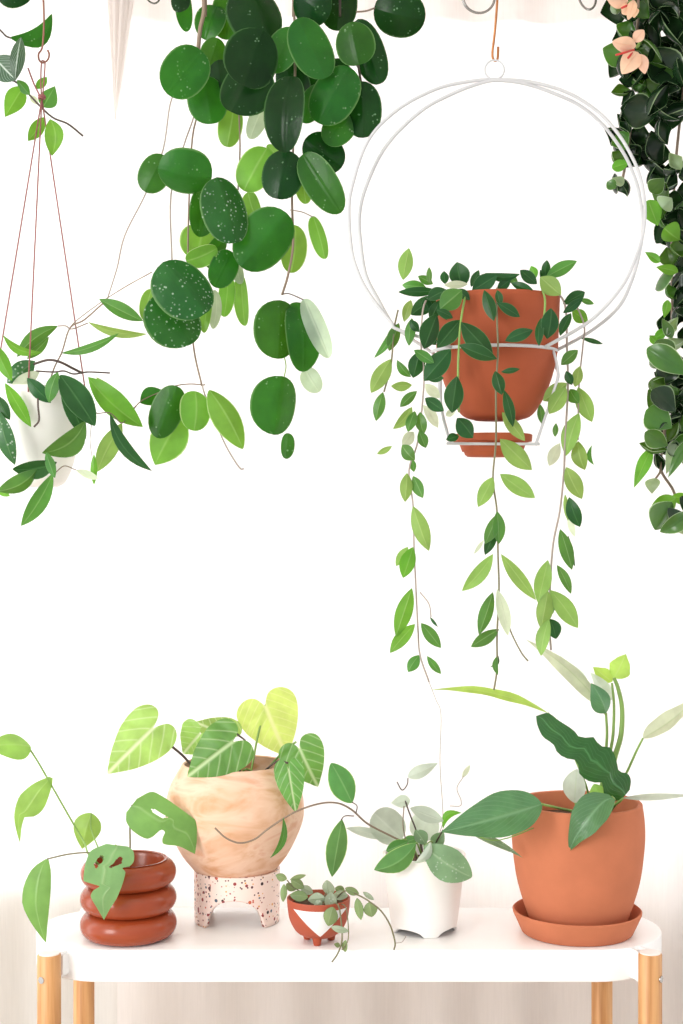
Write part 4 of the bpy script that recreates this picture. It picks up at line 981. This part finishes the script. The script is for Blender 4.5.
# velvet heart leaves in the peach pot
LM['v'] = leaf_mat('velvet_green_leaf', (98, 158, 82), (140, 195, 80), 0.35, 0.4, veins=(196, 220, 168), nveins=4)
LM['vl'] = leaf_mat('velvet_light_leaf', (158, 204, 108), (180, 220, 110), 0.5, 0.4, veins=(222, 236, 190), nveins=4)
LM['vy'] = leaf_mat('velvet_yellow_leaf', (206, 226, 112), (216, 232, 130), 0.55, 0.42, veins=(235, 240, 170), nveins=6)
leaves(potB, YB, [(153,729,107,774,54,-.03,'vl'),(200,734,183,754,40,.0,'vl'),(229,737,195,722,36,.04,'vl'),(232,743,187,777,54,-.06,'v'),
    (266,707,287,757,62,.06,'vy'),(300,749,318,787,46,-.03,'v'),(289,770,296,813,30,-.075,'v')], LM, 'heart', bend=.10, fold=.12, n=16, m=12, roll=0.1, wave=.02)
for p_, r_, mt in (([(215,800),(205,785,-.01),(186,759,-.02),(164,740,-.03),(153,729,-.03)], .0014, 'dstem'), ([(222,800),(215,775),(210,750,.0),(204,734,.0)], .0012, 'gstem'),
                   ([(232,800),(240,770,.0),(247,745,.02),(237,734,.04)], .0011, 'dstem'), ([(226,800),(226,776,-.02),(230,755,-.05),(232,742,-.06)], .0012, 'gstem'),
                   ([(240,800),(250,775,.02),(258,735,.05),(266,704,.06)], .0012, 'gstem'), ([(244,800),(265,772),(285,750,-.02),(296,742,-.03)], .0012, 'gstem'),
                   ([(242,800),(258,778,-.02),(276,762,-.065),(288,763,-.075)], .0011, 'dstem'), ([(238,800),(244,770,-.04),(262,778,-.02)], .0011, 'gstem')):
    stem(potB, p_, YB, r_, mt)

# silvery plant in the white pot, its runner reaching left across the peach pot
LM['sg'] = leaf_mat('silver_green_leaf', (118, 152, 116), (150, 185, 130), 0.35, 0.34, flecks=(196, 210, 196), fleck_amt=1.0, midrib=(180, 205, 170))
LM['sd'] = leaf_mat('glossy_two_tone_leaf', (84, 140, 76), (120, 175, 80), 0.3, 0.3, midrib=(150, 195, 130), edge=(170, 205, 120))
LM['sp'] = leaf_mat('silver_leaf', (190, 203, 190), (205, 218, 195), 0.45, 0.34, midrib=(214, 222, 212))
leaves(potD, YD, [(352,803,331,763,26,-.06,'sd',{'kind':'oval'}),(342,819,332,877,21,-.06,'sd'),(402,839,374,813,34,.0,'sp',{'kind':'round'}),(420,840,428,813,30,.03,'sp',{'kind':'round'}),
    (444,821,410,808,15,-.02,'sp'),(408,777,438,763,13,.0,'sp',{'kind':'ovate'}),(410,800,391,803,13,.0,'sp',{'kind':'ovate'}),(390,839,346,828,10,.0,'sp'),
    (416,843,374,870,23,-.065,'sd',{'side':.1}),(408,841,386,851,14,-.04,'sd'),(424,846,472,877,34,-.07,'sg',{'kind':'oval','side':-.04}),(431,842,415,863,9,-.08,'sp',{'side':.15}),
    (443,829,462,813,8,-.02,'G',{'side':.3}),(432,846,444,832,14,.0,'sg'),(415,830,426,845,14,-.02,'sg'),(400,845,418,838,12,.0,'sd'),(283,817,270,858,7,-.085,'M',{'side':.12}),
    (462,778,470,765,5,.02,'P')], LM, 'ellip', wave=.02)
stem(potD, [(422,868,.0),(410,846,-.02),(395,838,-.02),(368,824,-.04),(352,810,-.05),(337,803,-.06),(318,804,-.065),(293,813,-.08),(268,829,-.085),(255,839,-.085),(240,843,-.085),(226,838,-.085),(215,828,-.08)], YD, .0010, 'stem', 'runner')
for p_, r_, mt in (([(356,813,-.05),(357,806,-.055),(352,802,-.06)], .0006, 'dstem'), ([(354,816,-.05),(345,816,-.06),(341,820,-.06)], .0006, 'dstem'),
                   ([(424,862),(418,836),(409,812),(405,800)], .0008, 'dstem'), ([(408,778),(407,785),(402,790),(397,782)], .0006, 'dstem'),
                   ([(430,862),(440,832),(443,815),(440,764),(441,715),(436,700),(429,682)], .0004, 'pstem'), ([(404,806),(403,825),(406,842)], .0006, 'stem'),
                   ([(450,806),(460,806),(461,800),(457,788),(464,776)], .0004, 'pstem'), ([(424,862),(418,845,-.04),(416,843,-.06)], .001, 'gstem'), ([(428,862),(432,842,-.02),(424,846,-.065)], .0008, 'gstem'),
                   ([(426,860),(434,846),(443,830,-.02)], .0008, 'dstem'), ([(420,862),(410,842),(402,839)], .0008, 'gstem'), ([(424,862),(422,848,.02),(420,840,.03)], .0008, 'dstem')):
    stem(potD, p_, YD, r_, mt)

# tiny silvery succulent
LM['t'] = leaf_mat('small_silver_leaf', (168, 184, 160), (180, 198, 150), 0.3, 0.4, midrib=(120, 140, 110), edge=(120, 140, 105), flecks=(205, 215, 200), fleck_amt=1.0)
LM['tg'] = leaf_mat('small_olive_leaf', (132, 154, 106), (150, 175, 100), 0.3, 0.4, midrib=(170, 190, 150), edge=(90, 112, 76))
leaves(potC, YR, [(330,896,327,880,12,-.01,'t'),(325,898,308,900,12,-.012,'t'),(331,892,331,910,13,-.02,'t'),(308,897,290,895,11,-.005,'tg'),(333,895,348,896,10,.0,'t'),
    (333,907,328,926,15,-.045,'tg'),(331,927,349,931,7,-.045,'t'),(287,879,276,875,8,.0,'tg'),(284,884,283,902,7,.0,'tg'),(290,880,306,875,5,.0,'tg'),(291,880,304,888,10,-.002,'tg'),(286,884,296,890,8,.0,'tg'),
    (345,888,359,894,8,-.02,'tg'),(357,898,361,920,9,-.03,'tg'),(369,902,372,917,14,-.03,'tg'),(363,892,374,900,5,-.02,'t'),(346,940,345,952,6,-.05,'tg'),(340,946,334,944,5,-.045,'tg'),
    (313,893,300,887,9,.015,'t'),(335,888,345,892,8,.01,'tg'),(322,902,314,906,9,-.02,'t')], LM, 'oval')
for p_, r_, mt in (([(332,904,.0),(345,891,-.01),(360,896,-.025),(370,902,-.03),(381,911,-.035),(390,925,-.04),(395,942,-.04),(394,950,-.04)], .0008, 'brstem'), ([(395,943,-.04),(402,942,-.04),(406,936,-.04)], .0004, 'pstem'),
                   ([(330,903,-.005),(338,905,-.038),(341,920,-.045),(342,940,-.05),(338,953,-.052),(332,962,-.052)], .0008, 'brstem'), ([(336,904,-.01),(345,906,-.037),(348,922,-.042),(348,940,-.05),(342,950,-.052)], .0006, 'brstem'),
                   ([(312,903),(302,893,.0),(292,886,.0),(287,880,.0)], .0007, 'brstem'), ([(320,903),(325,895,-.01),(328,890,-.01)], .0007, 'brstem')):
    stem(potC, p_, YR, r_, mt)

# ruffled philodendron-like plant in the terracotta pot
LM['pd'] = leaf_mat('ruffled_dark_leaf', (36, 92, 44), (70, 140, 50), 0.2, 0.22, veins=(70, 130, 70), nveins=8, coat=0.4)
LM['pm'] = leaf_mat('ruffled_green_leaf', (72, 126, 78), (110, 165, 90), 0.25, 0.2, veins=(104, 154, 104), nveins=9, coat=0.6, spec=0.6)
LM['pl'] = leaf_mat('ruffled_light_leaf', (168, 206, 96), (185, 216, 96), 0.5, 0.36, midrib=(200, 222, 150))
LM['pp'] = leaf_mat('leaf_underside', (206, 218, 206), (210, 222, 195), 0.4, 0.36, midrib=(190, 210, 170))
leaf(potE, YE, 623, 798, 536, 716, 52, -.03, LM['pd'], bend=.10, fold=.08, tilt=-.02, n=30, m=10, wave=.06, roll=.1,
     R=[(0,.1),(.05,.35),(.12,.5),(.2,.3),(.236,.12),(.27,.25),(.33,.45),(.437,.52),(.5,.3),(.53,.2),(.6,.4),(.685,.5),(.76,.36),(.854,.42),(.95,.22),(1,0)],
     L=[(0,.4),(.05,.7),(.11,.8),(.19,.62),(.244,.75),(.33,.95),(.39,1.03),(.47,.8),(.546,.9),(.64,.5),(.717,.55),(.85,.45),(.947,.4),(1,0)])
leaf(potE, YE, 548, 713, 430, 690, 9, .0, LM['pl'], 'lance', side=-.06, bend=.05, n=20, wave=.3)
leaf(potE, YE, 612, 797, 569, 852, 38, -.085, LM['pm'], bend=.14, fold=-.4, roll=.38, n=20, wave=.06, L=[(0,.2),(.1,.7),(.3,.95),(.6,.7),(.85,.3),(1,0)], R=[(0,.3),(.1,.55),(.3,.8),(.5,.75),(.8,.3),(1,0)])
leaf(potE, YE, 542, 804, 441, 832, 44, -.085, LM['pm'], 'ovate', bend=.06, fold=-.3, n=24, m=10, wave=.06, side=.03, roll=.28, tilt=-.02)
leaf(potE, YE, 575, 803, 577, 769, 23, .0, LM['pp'], 'oval')
leaf(potE, YE, 614, 678, 626, 654, 22, .0, LM['pl'], 'ovate', wave=.15)
leaf(potE, YE, 612, 682, 593, 667, 15, .01, LM['pl'], 'ovate', wave=.1)
leaf(potE, YE, 606, 713, 591, 683, 21, -.01, LM['pm'], 'ovate', fold=.3)
LM['pw'] = leaf_mat('pale_leaf_green_rib', (214, 226, 200), (222, 232, 190), 0.5, 0.36, midrib=(120, 168, 60))
leaf(potE, YE, 604, 711, 525, 639, 16, .01, LM['pw'], 'lance', side=-.03, n=20, fold=.5, wave=.08, roll=.3)
leaf(potE, YE, 590, 690, 560, 655, 16, .015, LM['pp'], 'lance', fold=.2)
leaf(potE, YE, 612, 700, 590, 672, 14, .012, LM['pp'], 'ovate', fold=.2)
leaf(potE, YE, 643, 738, 696, 697, 17, .0, LM['pw'], 'ovate', fold=.5, roll=.5, wave=.08)
leaf(potE, YE, 622, 798, 694, 795, 7, -.02, LM['pp'], 'lance', roll=.3)
leaf(potE, YE, 602, 803, 594, 784, 17, -.04, LM['ml'], 'oval')
leaf(potE, YE, 468, 832, 523, 858, 8, -.06, LM['sg'], 'lance', side=.04)
for p_, r_, r2_, mt in (([(606,820),(608,790),(614,760),(621,735),(622,708),(618,688),(614,678)], .0036, .0018, 'gstem'), ([(604,820),(606,790),(609,760),(613,735),(614,705),(612,683)], .0022, .0012, 'gstem'),
                        ([(600,820),(601,790),(605,760),(607,735),(606,713)], .0020, .0013, 'gstem'), ([(606,820),(612,800),(626,774),(636,752),(643,738)], .0017, .0011, 'gstem'),
                        ([(596,820),(575,812,-.02),(558,808,-.05),(541,804,-.085)], .0017, .0012, 'gstem'), ([(604,820),(610,806,-.04),(614,800,-.07),(612,797,-.085)], .0018, .0013, 'gstem'),
                        ([(604,820),(614,806,-.02),(620,801,-.03),(623,798,-.03)], .0018, .0014, 'gstem'), ([(590,820),(582,812),(575,803)], .0015, .0012, 'gstem'), ([(600,820),(590,800,.01),(584,780,.01),(560,726,.01),(548,713)], .0014, .0009, 'gstem'),
                        ([(603,820),(602,810,-.03),(602,803,-.04)], .0014, .0012, 'gstem'), ([(606,820),(614,806),(622,798,-.02)], .0014, .001, 'gstem'), ([(606,714,.0),(585,688,.01),(565,668,.01),(546,652,.01)], .0016, .0008, 'gstem'),
                        ([(590,820),(560,818,-.04),(500,840,-.065),(468,832,-.06)], .0008, .0006, 'gstem')):
    stem(potE, p_, YE, r_, mt, 'petiole', r2_)
